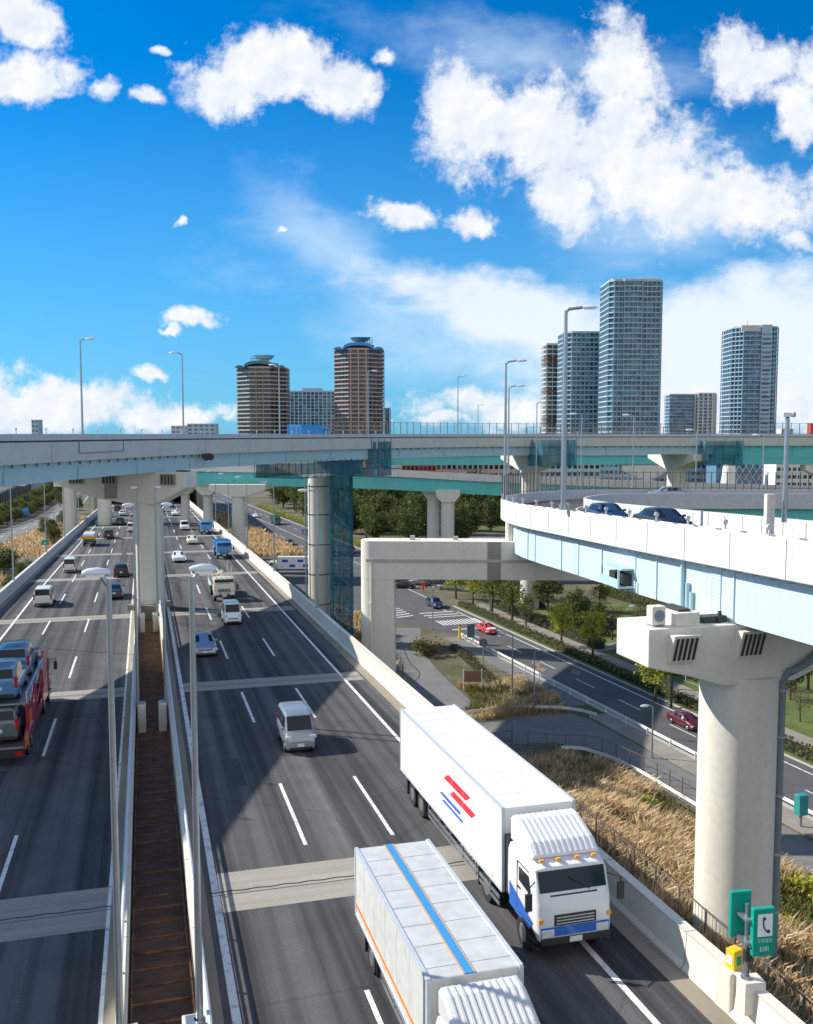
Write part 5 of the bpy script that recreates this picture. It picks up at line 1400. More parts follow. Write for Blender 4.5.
for (q, r, c, k, d, lab) in ((262, 50.5, pb, 'sedan', LF, 'dark car on the far local road below the banded pier'), (286, 61, pn, 'suv', LB, 'navy car on the far local road'), (300, 50, pgrey, 'sedan', LF, 'grey car on the far local road, farther one'),
                             (238, 61.5, pred, 'minivan', LB, 'red and white van stopped left of the banded pier'), (352, 57.5, pw, 'sedan', LB, 'white car far along the local road')):
    car(k, c, LR(q, r+(7 if q > 230 else 0)), d, lab, 'car', GG)
T = bpy.data.objects.new('dump_truck', None); COL.objects.link(T)
place(T, LR(322, 66), LB, 'dark green truck far along the local road', 'truck', GG)
cab(T, 1.5, 3.3, 2.2, .9, 2.6, pgreen); truck_chassis(T, 7, 2.2, -3.6, (-2.5, 2.5), r=.44); cargo(T, -3.6, 1.3, 2.3, .95, 3.0, pgreen, trim=pgreen)
T = bpy.data.objects.new('box_truck', None); COL.objects.link(T)
c = G(293, 573)
place(T, c, R(92), 'white box truck with blue panels on the cross street left of the banded pier', 'truck', GG)
cab(T, 3.6, 5.6, 2.3, 1.0, 2.7, pw); truck_chassis(T, 10, 2.3, -4.6, (-3.2, 4.6), r=.46)
cb = cargo(T, -4.8, 3.4, 2.4, 1.05, 3.7, white_box)
a = MB()
for s in (-1, 1):
    for y, z in ((-2.4, 2.6), (-.6, 1.5), (1.0, 2.6), (-3.6, 1.5)): a.box(s*1.21-.008, s*1.21+.008, y, y+1.3, z, z+.6)
a.build('blue_panel', blu_m, cb)
T = bpy.data.objects.new('pickup_truck', None); COL.objects.link(T)
place(T, G(357, 640), R(70), 'small light blue pickup parked at the foot of the navy stair tower', 'pickup', GG)
cab(T, .6, 1.9, 1.45, .55, 1.75, pmid); truck_chassis(T, 3.3, 1.4, -1.7, (-1.1, 1.2), r=.27)
a = MB(); a.box(-.7, .7, -1.7, .5, .62, .70); [a.box(s*.69-.02, s*.69+.02, -1.7, .5, .7, .98) for s in (-1, 1)]; a.box(-.7, .7, -1.72, -1.68, .7, .98); a.build('flat_bed', pw, T)
# left side cross street
for (x, y, c, k, rz, lab) in ((6, 567, pw, 'sedan', 92, 'white car on the cross street at the left picture edge'), (36, 503, pw, 'kei_van', 20, 'white van on the far left road'), (62, 497, pgrey, 'sedan', 15, 'grey car far up the left road')):
    car(k, c, G(x, y), R(rz), lab, 'car', 'vehicles left of the highway')
# ------------------------------------------------------------------ vegetation
rng = np.random.default_rng(11)
LEAF = {
 'dark': mat('dark evergreen leaves', (.04, .06, .02), .7, island=[(.025, .045, .012), (.06, .09, .02), (.11, .14, .03), (.17, .19, .05)]),
 'mid': mat('mid green leaves', (.05, .08, .02), .7, island=[(.04, .06, .012), (.09, .12, .02), (.15, .18, .03), (.20, .21, .04)]),
 'yellow': mat('yellow green leaves', (.2, .2, .03), .7, island=[(.16, .20, .015), (.32, .36, .03), (.48, .47, .04), (.52, .46, .07)]),
 'bare': mat('bare twigs', (.2, .14, .1), .8, island=[(.10, .06, .04), (.18, .12, .08), (.22, .15, .10)]),
 'hedge': mat('hedge leaves', (.08, .10, .03), .75, island=[(.05, .07, .015), (.11, .13, .025), (.19, .18, .04), (.22, .16, .05)]),
 'rusty': mat('rust tinged shrub', (.2, .1, .04), .75, island=[(.10, .06, .02), (.18, .11, .03), (.14, .13, .03), (.06, .07, .02)]),
}
def quads_mesh(name, C, size, m, up=.3, aspect=1.0, sizes=None):
    """one small leaf quad at every centre"""
    n = len(C)
    a = rng.normal(size=(n, 3)); a[:, 2] *= .6; a /= np.linalg.norm(a, axis=1)[:, None]
    b = rng.normal(size=(n, 3)); b -= (b*a).sum(1)[:, None]*a; b /= np.linalg.norm(b, axis=1)[:, None]
    s = (size*rng.uniform(.6, 1.3, n))[:, None]
    v = np.stack([C-a*s-b*s*.2, C+b*s*.7*aspect, C+a*s-b*s*.1, C-b*s*.6*aspect], 1).reshape(-1, 3)
    me = bpy.data.meshes.new(name); me.vertices.add(4*n); me.vertices.foreach_set('co', v.astype(np.float32).ravel())
    me.loops.add(4*n); me.loops.foreach_set('vertex_index', np.arange(4*n, dtype=np.int32))
    me.polygons.add(n); me.polygons.foreach_set('loop_start', np.arange(0, 4*n, 4, dtype=np.int32)); me.polygons.foreach_set('loop_total', np.full(n, 4, dtype=np.int32))
    me.update(); me.validate(); me.materials.append(m)
    return me
def crown_points(R_, h0, h1, nc, per, spread, shape='round'):
    P = []
    for _ in range(nc):
        for __ in range(40):
            q = rng.uniform(-1, 1, 3)
            if np.dot(q, q) < 1: break
        z = (h0+h1)/2+q[2]*(h1-h0)/2
        f = 1.0
        if shape == 'cone': f = max(.12, 1-(z-h0)/(h1-h0))*1.25
        P.append(np.array([q[0]*R_*f, q[1]*R_*f, z])+rng.normal(size=(per, 3))*spread*np.array([1, 1, .75]))
    return np.concatenate(P)
TV = {}
def tree_variant(key, kind, h, R_, leaf, nc=34, per=48, spread=.5, h0f=.32, shape='round'):
    P = crown_points(R_, h*h0f, h, nc, per, spread, shape)
    me = quads_mesh(key, P, leaf, LEAF[kind], aspect=.9)
    mb = MB(); th = h*.012+.06
    mb.cyl((0, 0, 0), (.1, .05, h*h0f*1.2), th*1.5, th, 8)
    mb.cyl((.1, .05, h*h0f*1.15), (0, .1, h*.85), th, th*.3, 6)
    for k in range(7):
        an = k*2.4; z = h*(h0f*.9+.07*k); r = R_*.7
        mb.cyl((.1, .05, z), (r*math.cos(an), r*math.sin(an), min(h*.92, z+h*.22)), th*.5, th*.12, 5)
    t = mb.build(key+'_t', trunk_m); tm = t.data; bpy.data.objects.remove(t)
    TV[key] = (me, tm, h)
def tree(key, p, label, group, h=None, name='broadleaf_tree', cat='tree'):
    me, tm, hh = TV[key]
    s = (h/hh) if h else 1
    e = empty(name, p, random.uniform(0, 6.3), label, cat, group); e.scale = (s*random.uniform(.9, 1.12), s*random.uniform(.9, 1.12), s)
    for nm, m in (('trunk', tm), ('crown', me)):
        o = bpy.data.objects.new(nm, m); COL.objects.link(o); o.parent = e
    return e
tree_variant('street', 'yellow', 6.5, 1.9, .20, 30, 40, .42, .34)
tree_variant('street2', 'mid', 6.5, 1.8, .18, 26, 38, .42, .36)
tree_variant('dark', 'dark', 8, 2.6, .24, 44, 60, .55, .22)
tree_variant('dark2', 'dark', 9, 2.8, .25, 46, 55, .6, .18)
tree_variant('big', 'dark', 14, 5.5, .45, 60, 60, 1.1, .10)
tree_variant('big2', 'mid', 13, 5.0, .42, 52, 55, 1.1, .12)
tree_variant('big3', 'dark', 15, 4.6, .42, 56, 55, 1.0, .10)
tree_variant('bare', 'bare', 8, 2.6, .14, 40, 26, .75, .25)
tree_variant('bigbare', 'bare', 13, 4.5, .20, 60, 30, 1.2, .2)
tree_variant('conifer', 'dark', 10, 2.6, .26, 50, 50, .35, .12, 'cone')
tree_variant('shrub', 'hedge', 1.8, 1.5, .14, 22, 40, .32, .0)
tree_variant('shrubY', 'yellow', 1.6, 1.5, .14, 22, 40, .32, .0)
tree_variant('shrubR', 'rusty', 1.7, 1.6, .14, 22, 40, .32, .0)
tree_variant('shrubD', 'dark', 3.2, 1.7, .18, 26, 44, .38, .0)
gs = 'trees along the local road'
for (x, y, key, h, lab) in ((683, 0, 0, 0, 0),) and [
    (679, 690, 'street', 7.6, 'bright yellow green tree beside the left end of the ramp pier beam'),
    (640, 655, 'street', 0, 0)][:1]:
    tree(key, G(595+0, 0+y), lab, gs, h) if False else None
for (x, y, key, h, lab) in [
    (593, 656, 'street', 6.4, 'bright yellow green roadside tree with a leaning round crown, closest to the ramp beam'),
    (561, 646, 'street', 6.6, 'tall light green roadside tree left of the yellow green one'),
    (526, 627, 'street2', 5.5, 'mid green rounded tree behind the hedge in the roadside row'),
    (512, 622, 'street2', 7.5, 'mid green tree just right of the blue lamp post behind the hedge'),
    (492, 614, 'street2', 7.0, 'mid green tree left of the blue lamp post behind the hedge'),
    (473, 606, 'street', 7.4, 'light green slim roadside tree, third from the junction'),
    (456, 599, 'street', 7.2, 'light green slim roadside tree, second from the junction'),
    (441, 590, 'street', 6.0, 'small light green tree nearest the junction'),
    (426, 588, 'street2', 5.0, 'low tree at the corner of the junction by the traffic cone red post'),
    (540, 600, 'conifer', 9.5, 'dark pointed tree behind the roadside row'),
    (500, 598, 'dark2', 8, 'dark dense tree at the edge of the car park'),
    (524, 596, 'bare', 9, 'bare twiggy tree among the dark ones by the car park'),
    (612, 640, 'bare', 5.5, 'leafless pinkish shrub tree left of the ramp beam'),
    (575, 626, 'dark', 6, 'dark tree in the park behind the light green roadside tree'),
    (548, 612, 'dark', 7, 'dark rounded park tree right of the pointed one'),
    (600, 612, 'street2', 5, 'green park tree under the ramp girder'),
    (655, 702, 'street', 6.0, 'low yellow green tree under the ramp pier beam'),
    (790, 700, 'dark2', 6, 'dark dense tree right of the round ramp pier'),
    (808, 690, 'dark', 7, 'dark tree at the right picture edge beside the ramp pier'),
    (775, 690, 'bare', 6, 'bare tree right of the round ramp pier'),
    (800, 722, 'bare', 4, 'low leafless bush tree at the right picture edge')]:
    tree(key, G(x, y), lab, gs, h)
# park trees beyond
gp = 'trees of the park beyond the local road'
random.seed(3)
ordn = ['first', 'second', 'third', 'fourth', 'fifth', 'sixth', 'seventh', 'eighth', 'ninth', 'tenth', 'eleventh', 'twelfth', 'thirteenth', 'fourteenth', 'fifteenth', 'sixteenth', 'seventeenth', 'eighteenth', 'nineteenth', 'twentieth', 'twenty-first', 'twenty-second', 'twenty-third', 'twenty-fourth', 'twenty-fifth', 'twenty-sixth', 'twenty-seventh', 'twenty-eighth', 'twenty-ninth', 'thirtieth', 'thirty-first', 'thirty-second', 'thirty-third', 'thirty-fourth', 'thirty-fifth', 'thirty-sixth']
for row, (Y, x0, x1, st, hs, desc) in enumerate(((300, 352, 500, 17, (9, 12), 'nearest lawn row'), (335, 340, 520, 15, (13, 17), 'middle wood row'), (370, 336, 540, 14, (13, 15.5), 'tall back row'))):
    k = 0; x = x0
    while x < x1:
        y = Y+random.uniform(-8, 8); key = random.choice(['big', 'big2', 'big3', 'big', 'bigbare' if row else 'dark2'])
        if row == 0: key = random.choice(['big', 'big2', 'big3'])
        kd = {'big': 'broad dark', 'big2': 'mid green', 'big3': 'tall dark', 'bigbare': 'bare brown', 'dark2': 'dense dark'}[key]
        tree(key, Vector(((x-406.5)/F*y, y, 0)), '%s park tree, %s from the left in the %s' % (kd, ordn[k], desc), gp, random.uniform(*hs))
        x += st*random.uniform(.8, 1.2); k += 1
# hedges: a hedge is one thing
def hedge(label, path, w, h, kind='hedge', dens=38, leaf=.15, name='hedge'):
    e = empty(name, path[0], 0, label, 'hedge', 'hedges')
    P = []
    for a_, b_ in zip(path[:-1], path[1:]):
        L_ = (b_-a_).length; n = int(L_*dens*w*h*.5+L_*dens*.4)
        d = (b_-a_)/L_; r = Vector((d.y, -d.x, 0))
        t = rng.uniform(0, L_, n); o = rng.uniform(-w/2, w/2, n); z = np.minimum(h, h*np.sqrt(rng.uniform(.02, 1, n))*1.05)
        hh = 1-.35*(np.abs(o)/(w/2))**3
        P.append(np.array(a_)[None]+t[:, None]*np.array(d)[None]+o[:, None]*np.array(r)[None]+np.stack([0*z, 0*z, z*hh], 1)+rng.normal(size=(n, 3))*.1)
    P = np.concatenate(P)-np.array(e.location)[None]
    o = bpy.data.objects.new('foliage', quads_mesh('foliage', P, leaf, LEAF[kind])); COL.objects.link(o); o.parent = e
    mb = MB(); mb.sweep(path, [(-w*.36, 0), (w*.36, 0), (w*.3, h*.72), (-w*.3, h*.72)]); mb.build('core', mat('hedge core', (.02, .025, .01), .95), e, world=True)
    return e
hedge('long clipped roadside hedge along the far kerb of the local road', [LR(q, 65.9) for q in (58, 90, 112, 135, 157)], 1.9, 1.15)
hedge('taller dark hedge behind the pavement of the local road', [LR(q, 71.3) for q in (118, 135, 152)], 2.2, 1.7, 'dark')
hedge('low shrub border right of the round ramp pier', [LR(q, 66.0) for q in (-20, 20, 54)], 2.6, 1.0, 'rusty')
hedge('pale yellow hedge inside the park behind the pavement', [LR(q, 75) for q in (96, 104, 112)], 5, 1.6, 'yellow')
hedge('rust brown clipped bank of azaleas in the park', [LR(q, 84) for q in (104, 116, 130)], 5, 1.6, 'rusty')
hedge('green clipped bank in the park', [LR(q, 90) for q in (108, 120, 136)], 5, 2.0, 'hedge')
hedge('bright green hedge far in the park', [LR(q, 98) for q in (126, 140, 160)], 5, 1.8, 'mid')
hedge('yellow green shrubs beside the car park', [LR(q, 78) for q in (150, 160, 172)], 3.5, 1.7, 'yellow')
hedge('dark hedge beyond the right end of the local road', [LR(q, 76) for q in (20, 45, 66)], 5, 2.4, 'dark')
hedge('rusty bank of shrubs at the right picture edge', [LR(q, 83) for q in (30, 50, 80)], 6, 2.2, 'rusty')
hedge('low planting on the central strip beside the lane', [LR(q, r) for q, r in ((96, 49.6), (104, 48.5), (114, 50), (126, 51.8))], 1.4, .8, 'rusty')
hedge('yellow green verge hedge along the far local road', [LR(q, 75) for q in (235, 260, 320, 400)], 2.2, 1.6, 'yellow', dens=14, leaf=.22)
random.seed(5)
sh = 0
for q, r, key in [(100+random.uniform(-2, 30)*1.3, random.uniform(72, 100), random.choice(['shrub', 'shrubY', 'shrubR', 'shrubD'])) for _ in range(34)]:
    tree(key, LR(q, r), '%s shrub in the park, %s one counted outward from the ramp' % ({'shrub': 'round green', 'shrubY': 'yellow green', 'shrubR': 'rust tinged', 'shrubD': 'tall dark'}[key], ordn[sh]), 'park shrubs', None, 'shrub', 'shrub'); sh += 1
# tall dry grass: nobody could count it
GRASS = mat('dry pampas grass', (.5, .3, .12), .85, island=[(.34, .21, .10), (.60, .40, .20), (.74, .54, .31), (.82, .67, .44), (.46, .34, .16)])
GREENG = mat('weeds', (.1, .14, .03), .85, island=[(.05, .07, .015), (.12, .14, .03), (.20, .19, .045), (.26, .17, .05)])
def blades(name, polys, n, hmin, hmax, m, width=.05, lean=.35, clump=True, seed=1, label=None, cat='grass', zf=None, gap=-9):
    r_ = np.random.default_rng(seed); C = []; Hs = []
    areas = []
    for poly in polys:
        A = abs(sum(poly[i][0]*poly[(i+1) % len(poly)][1]-poly[(i+1) % len(poly)][0]*poly[i][1] for i in range(len(poly))))/2; areas.append(A)
    tot = sum(areas)
    for poly, A in zip(polys, areas):
        k = int(n*A/tot); px = np.array([p[0] for p in poly]); py = np.array([p[1] for p in poly])
        if clump:
            nc = max(6, int(A/2.4)); cx = r_.uniform(px.min(), px.max(), nc*3); cy = r_.uniform(py.min(), py.max(), nc*3)
            idx = r_.integers(0, len(cx), k*3); x = cx[idx]+r_.normal(size=k*3)*.62; y = cy[idx]+r_.normal(size=k*3)*.62
            hc = r_.uniform(.35, 1.0, len(cx))[idx]; keep = (np.sin(x*.37+seed)+np.sin(y*.31-x*.17+seed*2)+r_.normal(size=len(x))*.35) > gap; x, y, hc = x[keep], y[keep], hc[keep]
        else:
            x = r_.uniform(px.min(), px.max(), k*3); y = r_.uniform(py.min(), py.max(), k*3); hc = np.ones(k*3)
        ins = np.zeros(len(x), bool); j = len(poly)-1
        for i in range(len(poly)):
            c = ((py[i] > y) != (py[j] > y)) & (x < (px[j]-px[i])*(y-py[i])/(py[j]-py[i]+1e-9)+px[i]); ins ^= c; j = i
        x, y, hc = x[ins][:k], y[ins][:k], hc[ins][:k]; C.append(np.stack([x, y], 1)); Hs.append(hc)
    C = np.concatenate(C); hc = np.concatenate(Hs); n = len(C)
    h = r_.uniform(hmin, hmax, n)*hc; an = r_.uniform(0, 2*np.pi, n); le = r_.uniform(.1, 1, n)*lean*h
    dx = np.cos(an)*le; dy = np.sin(an)*le; wx = -np.sin(an)*width; wy = np.cos(an)*width; z0 = np.zeros(n)
    if zf is not None: z0 = np.array([zf(Vector((c[0], c[1], 0)).dot(W2), Vector((c[0], c[1], 0)).dot(N2)) for c in C])
    h = h+z0
    v = np.stack([np.stack([C[:, 0]-wx*.5, C[:, 1]-wy*.5, z0], 1), np.stack([C[:, 0]+wx*.5, C[:, 1]+wy*.5, z0], 1),
                  np.stack([C[:, 0]+dx*.6+wx*1.3, C[:, 1]+dy*.6+wy*1.3, z0+(h-z0)*.78], 1), np.stack([C[:, 0]+dx*1.2, C[:, 1]+dy*1.2, h], 1), np.stack([C[:, 0]+dx*.6-wx*1.3, C[:, 1]+dy*.6-wy*1.3, z0+(h-z0)*.74], 1)], 1).reshape(-1, 3)
    me = bpy.data.meshes.new(name); me.vertices.add(5*n); me.vertices.foreach_set('co', v.astype(np.float32).ravel())
    me.loops.add(5*n); me.loops.foreach_set('vertex_index', np.arange(5*n, dtype=np.int32)); me.polygons.add(n)
    me.polygons.foreach_set('loop_start', np.arange(0, 5*n, 5, dtype=np.int32)); me.polygons.foreach_set('loop_total', np.full(n, 5, dtype=np.int32))
    me.update(); me.validate(); me.materials.append(m)
    o = bpy.data.objects.new(name, me); COL.objects.link(o); return tag(o, label, cat, kind='stuff')
def LP(*qr): return [LR(q, r) for q, r in qr]
pA = LP((91.8, 37), (92.5, 46), (91.5, 51.5), (98, 53), (106, 52.5), (104, 47), (107, 44.3), (99, 43.3))
pB = LP((10, 24), (10, 46.5), (40, 47.5), (62, 47.6), (75, 46.2), (78.5, 43), (77, 36), (70, 26))
pC = LP((95, 30), (100, 37), (112, 38.3), (127, 41.5), (138, 46), (150, 47), (165, 40), (150, 33))
pD = LP((165, 38), (180, 40), (190, 39), (190, 30), (165, 30)); pE = LP((232, 34), (232, 55.5), (360, 55.5), (360, 44), (290, 36))
pF = [(-112, 258), (-108, 234), (-60, 236), (-70, 290), (-92, 345), (-122, 338)]
pG = [(-78, 100), (-62, 60), (-30, 60), (-40, 100), (-62, 160), (-74, 200), (-94, 205), (-88, 150)]
blades('dry_grass', [pA, pB], 120000, .5, 1.6, GRASS, .015, .8, True, 2, 'tall golden pampas grass between the highway wall and the lanes', zf=bank_z, gap=-.3)
blades('dry_grass', [pC, pD], 26000, 1.0, 2.1, GRASS, .04, .45, True, 3, 'golden reeds behind the frame pier column')
blades('dry_grass', [pE], 30000, 1.2, 2.4, GRASS, .12, .5, True, 4, 'brown grass field beyond the cross street right of the highway')
blades('dry_grass', [pF, pG], 34000, 1.0, 2.2, GRASS, .12, .5, True, 5, 'golden grass field left of the highway')
blades('weeds', [pA, pB, pC], 70000, .25, .8, GREENG, .025, .7, True, 8, 'green and ochre weeds growing among the pampas grass', zf=bank_z)
for x, y, key, h, lab in ((612, 822, 'shrubD', 1.9, 'dark green bush among the golden grass beside the wire fence'), (693, 900, 'shrubD', 2.2, 'green bush at the foot of the round ramp pier'),
                     (800, 1000, 'shrubD', 3.0, 'dark bush in the bottom right corner'), (786, 965, 'shrubD', 3.0, 'dark bush just above the bottom right corner'),
                     (640, 905, 'shrub', 1.2, 'small weed bush against the highway wall'), (806, 905, 'shrubY', 1.6, 'yellow flowering bush right of the round ramp pier'),
                     (425, 655, 'shrubR', 2.2, 'brown bush in the reeds behind the frame pier column')):
    tree(key, G(x, y), lab, 'bushes in the rough grass', h, 'shrub', 'shrub')
k = 0
for q in range(238, 420, 11):
    for r in (84, 97):
        kk = random.choice(['big2', 'big', 'street2', 'big3'])
        tree(kk, LR(q+random.uniform(-3, 3), r+random.uniform(-4, 6)), '%s tree right of the far local road, %s in the grove' % ({'big2': 'mid green', 'big': 'broad dark', 'street2': 'small green', 'big3': 'tall dark'}[kk], ordn[k]), 'grove beyond the junction', random.uniform(8, 13)); k += 1
random.seed(77)
for k in range(16):
    q = random.uniform(38, 74); r = random.uniform(29, 44)
    kk = random.choice(['shrub', 'shrubR', 'shrubY']); p = LR(q, r, bank_z(q, r)-.1)
    tree(kk, p, '%s weed bush on the grassy bank, %s counted away from the sign' % ({'shrub': 'green', 'shrubR': 'rusty', 'shrubY': 'yellow green'}[kk], ordn[k]), 'weed bushes on the bank', random.uniform(.6, 1.2), 'shrub', 'shrub')
gl2 = 'trees left of the highway'
random.seed(9)
for k, (x, y) in enumerate([(54, 548), (60, 540), (66, 530), (72, 522), (77, 514), (58, 556), (82, 508), (48, 541), (15, 600), (26, 583), (4, 580), (60, 507), (67, 510)]):
    kk = random.choice(['dark', 'street2', 'bare', 'dark2'])
    tree(kk, G(x, y), '%s tree left of the highway, %s in the clump by the parapet' % ({'dark': 'dark green', 'street2': 'mid green', 'bare': 'leafless brown', 'dark2': 'dense green'}[kk], ordn[k]), gl2, random.uniform(4.5, 7.5))
lp = offset(lr, -12)
hp = [p for p in lp if 170 < p.y < 640]
for row, (off_, hh) in enumerate(((-9.5, (4, 5.5)), (-15, (4.5, 6.5)))):
    for k, (p, h) in enumerate(walk([p for p in offset(lr, off_) if 230 < p.y < 560], 5.2+row*1.0)):
        kk = ['big2', 'big', 'big2', 'dark', 'dark2'][(k*7+row) % 5]
        num = ordn[k % 36] if k < 36 else 'very far %s' % ordn[k-36]
        tree(kk, p, '%s tree in the %s row screening the left road, %s along it' % ({'big2': 'mid green', 'big': 'broad dark', 'dark': 'dark', 'dark2': 'dense dark'}[kk], ('front', 'back')[row], num), 'tree belt beside the left road', random.uniform(*hh))

# ------------------------------------------------------------------ guard rails, fences, posts on the ground
def guardrail(label, pts, h=.75, step=4.0, m=white_metal, double=True, group='white guard rails', name='guard_rail', th=.09):
    path = spline(pts, 1.0); e = empty(name, path[0], 0, label, 'guard rail', group)
    prof = [(-th/2, h-.32), (th*.2, h-.32), (th*.5, h-.24), (th*.15, h-.16), (th*.5, h-.08), (th*.2, h), (-th/2, h), (-th/2, h-.02)]
    a = MB(); a.sweep(path, prof); a.build('beam', m, e, world=True)
    p0 = None
    for p, hd in walk(path, step, .5):
        if p0 is None: a = MB(); a.cyl((-.12, 0, 0), (-.12, 0, h-.03), .06, n=8); p0 = o = a.build('post', m, e)
        else: o = p0.copy(); COL.objects.link(o); o.parent = e
        o.location = p-path[0]; o.rotation_euler = (0, 0, hd)
    return e
guardrail('long white guard rail between the verge and the local road', [LR(q, 55.35, .1) for q in (73.5, 90, 110, 132)])
guardrail('white guard rail continuing right of the gap beside the round ramp pier', [LR(q, 55.35, .1) for q in (69.5, 55, 30, -20)])
guardrail('curved silver guard rail around the golden grass bank', [LR(*q) for q in ((93.0, 34), (93.6, 39), (93.9, 44.6), (92.2, 50), (90.2, 52.2), (88.2, 53.0))], h=.85, m=galv_pale)
guardrail('low white rail along the lane above the nearer golden grass', [LR(*q) for q in ((80.6, 44.5), (79.5, 46.5), (74, 48), (66, 48.1), (58, 48.0))], h=.55, step=3)
guardrail('short white curved rail at the bend of the lane below the frame pier', [LR(*q) for q in ((113.5, 37.2), (114.5, 38.4), (118, 39.4))], h=.8, step=1.7)
guardrail('thin white rail along the inner edge of the lane bend', [LR(*q) for q in ((142, 46.6), (136, 45), (130, 42.6))], h=.7, step=2)
guardrail('white barrier along the cross street kerb', [p for p in offset(cs, -9.2)][::6], h=.9, step=6)
def gfence(label, pts, h, sp, m=fence_brown, infill=True): return wire_fence('wire_fence', label, spline(pts, 1.2), h, sp, m, 'wire fences on the ground', 0, .04, (.05, .97), infill)
gfence('chain link fence beside the highway wall through the golden grass', [LR(q[0], q[1]+1.2, bank_z(q[0], q[1]+1.2)) for q in ((81.5, 36.2), (70, 31.6), (60, 29.3), (50, 27.7), (40, 26.6), (25, 25))], 2.1, 2.4)
gfence('low wire fence around the edge of the apron above the golden grass', [LR(*q) for q in ((83.2, 42.2), (81.2, 44.5), (79.6, 47.6), (72, 49.0), (66, 49.0))], 1.5, 1.9)
gfence('dark fence below the frame pier column', [LR(*q) for q in ((106, 33), (109.5, 36.5), (114.5, 40), (122, 41.2), (134, 44.2))], 1.6, 2.0)
gfence('thin fence running up beside the frame pier column base', [LR(*q) for q in ((150, 27), (140, 28.5), (128, 30.5), (116, 32))], 1.8, 2.4)
gfence('pipe fence along the park pavement', [LR(*q) for q in ((84, 73), (92, 72.5), (104, 72), (112, 72))], 1.1, 3.0, galv_pale, False)
e = empty('gate', LR(84.6, 39.2), LYAW, 'low grey steel gate across the apron', 'gate')
a = MB()
for z in (.3, 1.25): a.beam((-1.9, 0, z), (1.9, 0, z), .07)
for x in (-1.9, 0, 1.9): a.beam((x, 0, .2), (x, 0, 1.3), .07)
for k in range(18): a.beam((-1.8+.21*k, 0, .3), (-1.8+.21*k, 0, 1.25), .015)
a.build('gate_leaf', fence_brown, e)
a = MB(); a.box(2.0, 2.3, -.15, .15, 0, 2.1); a.cyl((2.15, 0, 2.1), (2.15, 0, 2.25), .2, n=10); a.build('gate_post', pipe_m, e)
e = empty('notice_board', LR(104.2, 45.3), R(2), 'brown notice board on two white legs beside the lane', 'notice board')
a = MB(); a.box(-1.05, 1.05, -.05, .05, 1.0, 2.35); a.build('board', wood_brown, e)
for x in (-1.1, 1.1):
    a = MB(); a.box(x-.06, x+.06, -.07, .07, 0, 2.5); a.build('leg', white_metal, e)
e = empty('cabinet', LR(58.3, 53.6, .1), LYAW, 'teal green roadside cabinet on a post right of the ramp pier', 'cabinet')
a = MB(); a.cyl((0, 0, 0), (0, 0, 1.0), .12, n=10); a.build('post', pipe_m, e)
a = MB(); a.box(-.42, .42, -.35, .35, .95, 2.6); a.build('casing', mat('teal enamel', (.03, .26, .26), .45), e, bevel=.06)
e = empty('marker_post', LR(56.8, 54.4, .1), 0, 'small white marker post beside the teal cabinet', 'post')
a = MB(); a.cyl((0, 0, 0), (0, 0, .9), .1, n=10); a.build('post', white_metal, e)
e = empty('signal_box', LR(131, 54.8, .1), 0, 'yellow signal post at the nose of the painted island', 'post')
a = MB(); a.cyl((0, 0, 0), (0, 0, 2.0), .2, .2, 10); a.build('post', sign_yellow, e)
a = MB(); a.cyl((0, 0, 2.0), (0, 0, 2.1), .22, n=10); a.build('cap', chrome_dark, e)
e = empty('back_of_sign', LR(128.5, 56.8+.0), LYAW, 'dark rectangular sign seen from behind at the end of the guard rail', 'sign')
e.location = LR(127.5, 55.1, .1)
a = MB(); a.cyl((0, 0, 0), (0, 0, 1.2), .06, n=8); a.build('post', galv, e)
a = MB(); a.box(-.6, .6, -.04, .04, .9, 2.9); a.build('panel', mat('slate sign', (.10, .12, .15), .5), e)
e = empty('round_sign', LR(112.5, 50.4), 0, 'round dark sign on a tall post in the central strip', 'sign')
a = MB(); a.cyl((0, 0, 0), (0, 0, 4), .07, n=8); a.build('post', galv, e)
a = MB(); a.cyl((0, -.03, 3.7), (0, .03, 3.7), .55, n=20); a.build('disc', mat('slate sign', (.1, .12, .15), .5), e)
e = empty('bollard', G(423, 590), 0, 'red post at the corner of the junction', 'post')
a = MB(); a.cyl((0, 0, 0), (0, 0, 1.6), .22, .2, 10); a.build('post', pred, e)
g = 'lamps of the local road'
lamp('white topped lamp post standing in front of the notice board lane', LR(100, 48.6), 7.5, 1.2, R(170), .10, .06, g)
lamp('lamp post with a pale head rising from the golden grass bank', LR(94.8, 48.8), 6.6, 1.2, R(10), .10, .06, g)
lamp('blue grey lamp post at the back of the roadside hedge', LR(150, 68.5), 8.5, 1.2, R(160), .12, .07, g)
lamp('tall lamp post on the pavement left of the ramp beam', LR(104, 68.6), 9, 1.0, R(200), .09, .06, g, m=fence_brown)
lamp('lamp post by the junction in front of the reeds', LR(139, 53.5), 7, 1, R(20), .09, .06, g)
lamp('slim post in the gap of the guard rail right of the curved rail', LR(76, 51.8), 5.2, .8, R(200), .09, .06, g)
for x, y, lab in ((694, 660, 'brown timber post under the ramp beam, left one'), (650, 668, 'brown timber post under the ramp beam, far left one'), (671, 688, 'brown timber post under the ramp beam, middle one')):
    e = empty('timber_post', G(x, y+20), 0, lab, 'post', 'timber posts under the ramp'); a = MB(); a.cyl((0, 0, 0), (0, 0, 4.4), .17, n=8); a.build('post', chrome_dark, e)
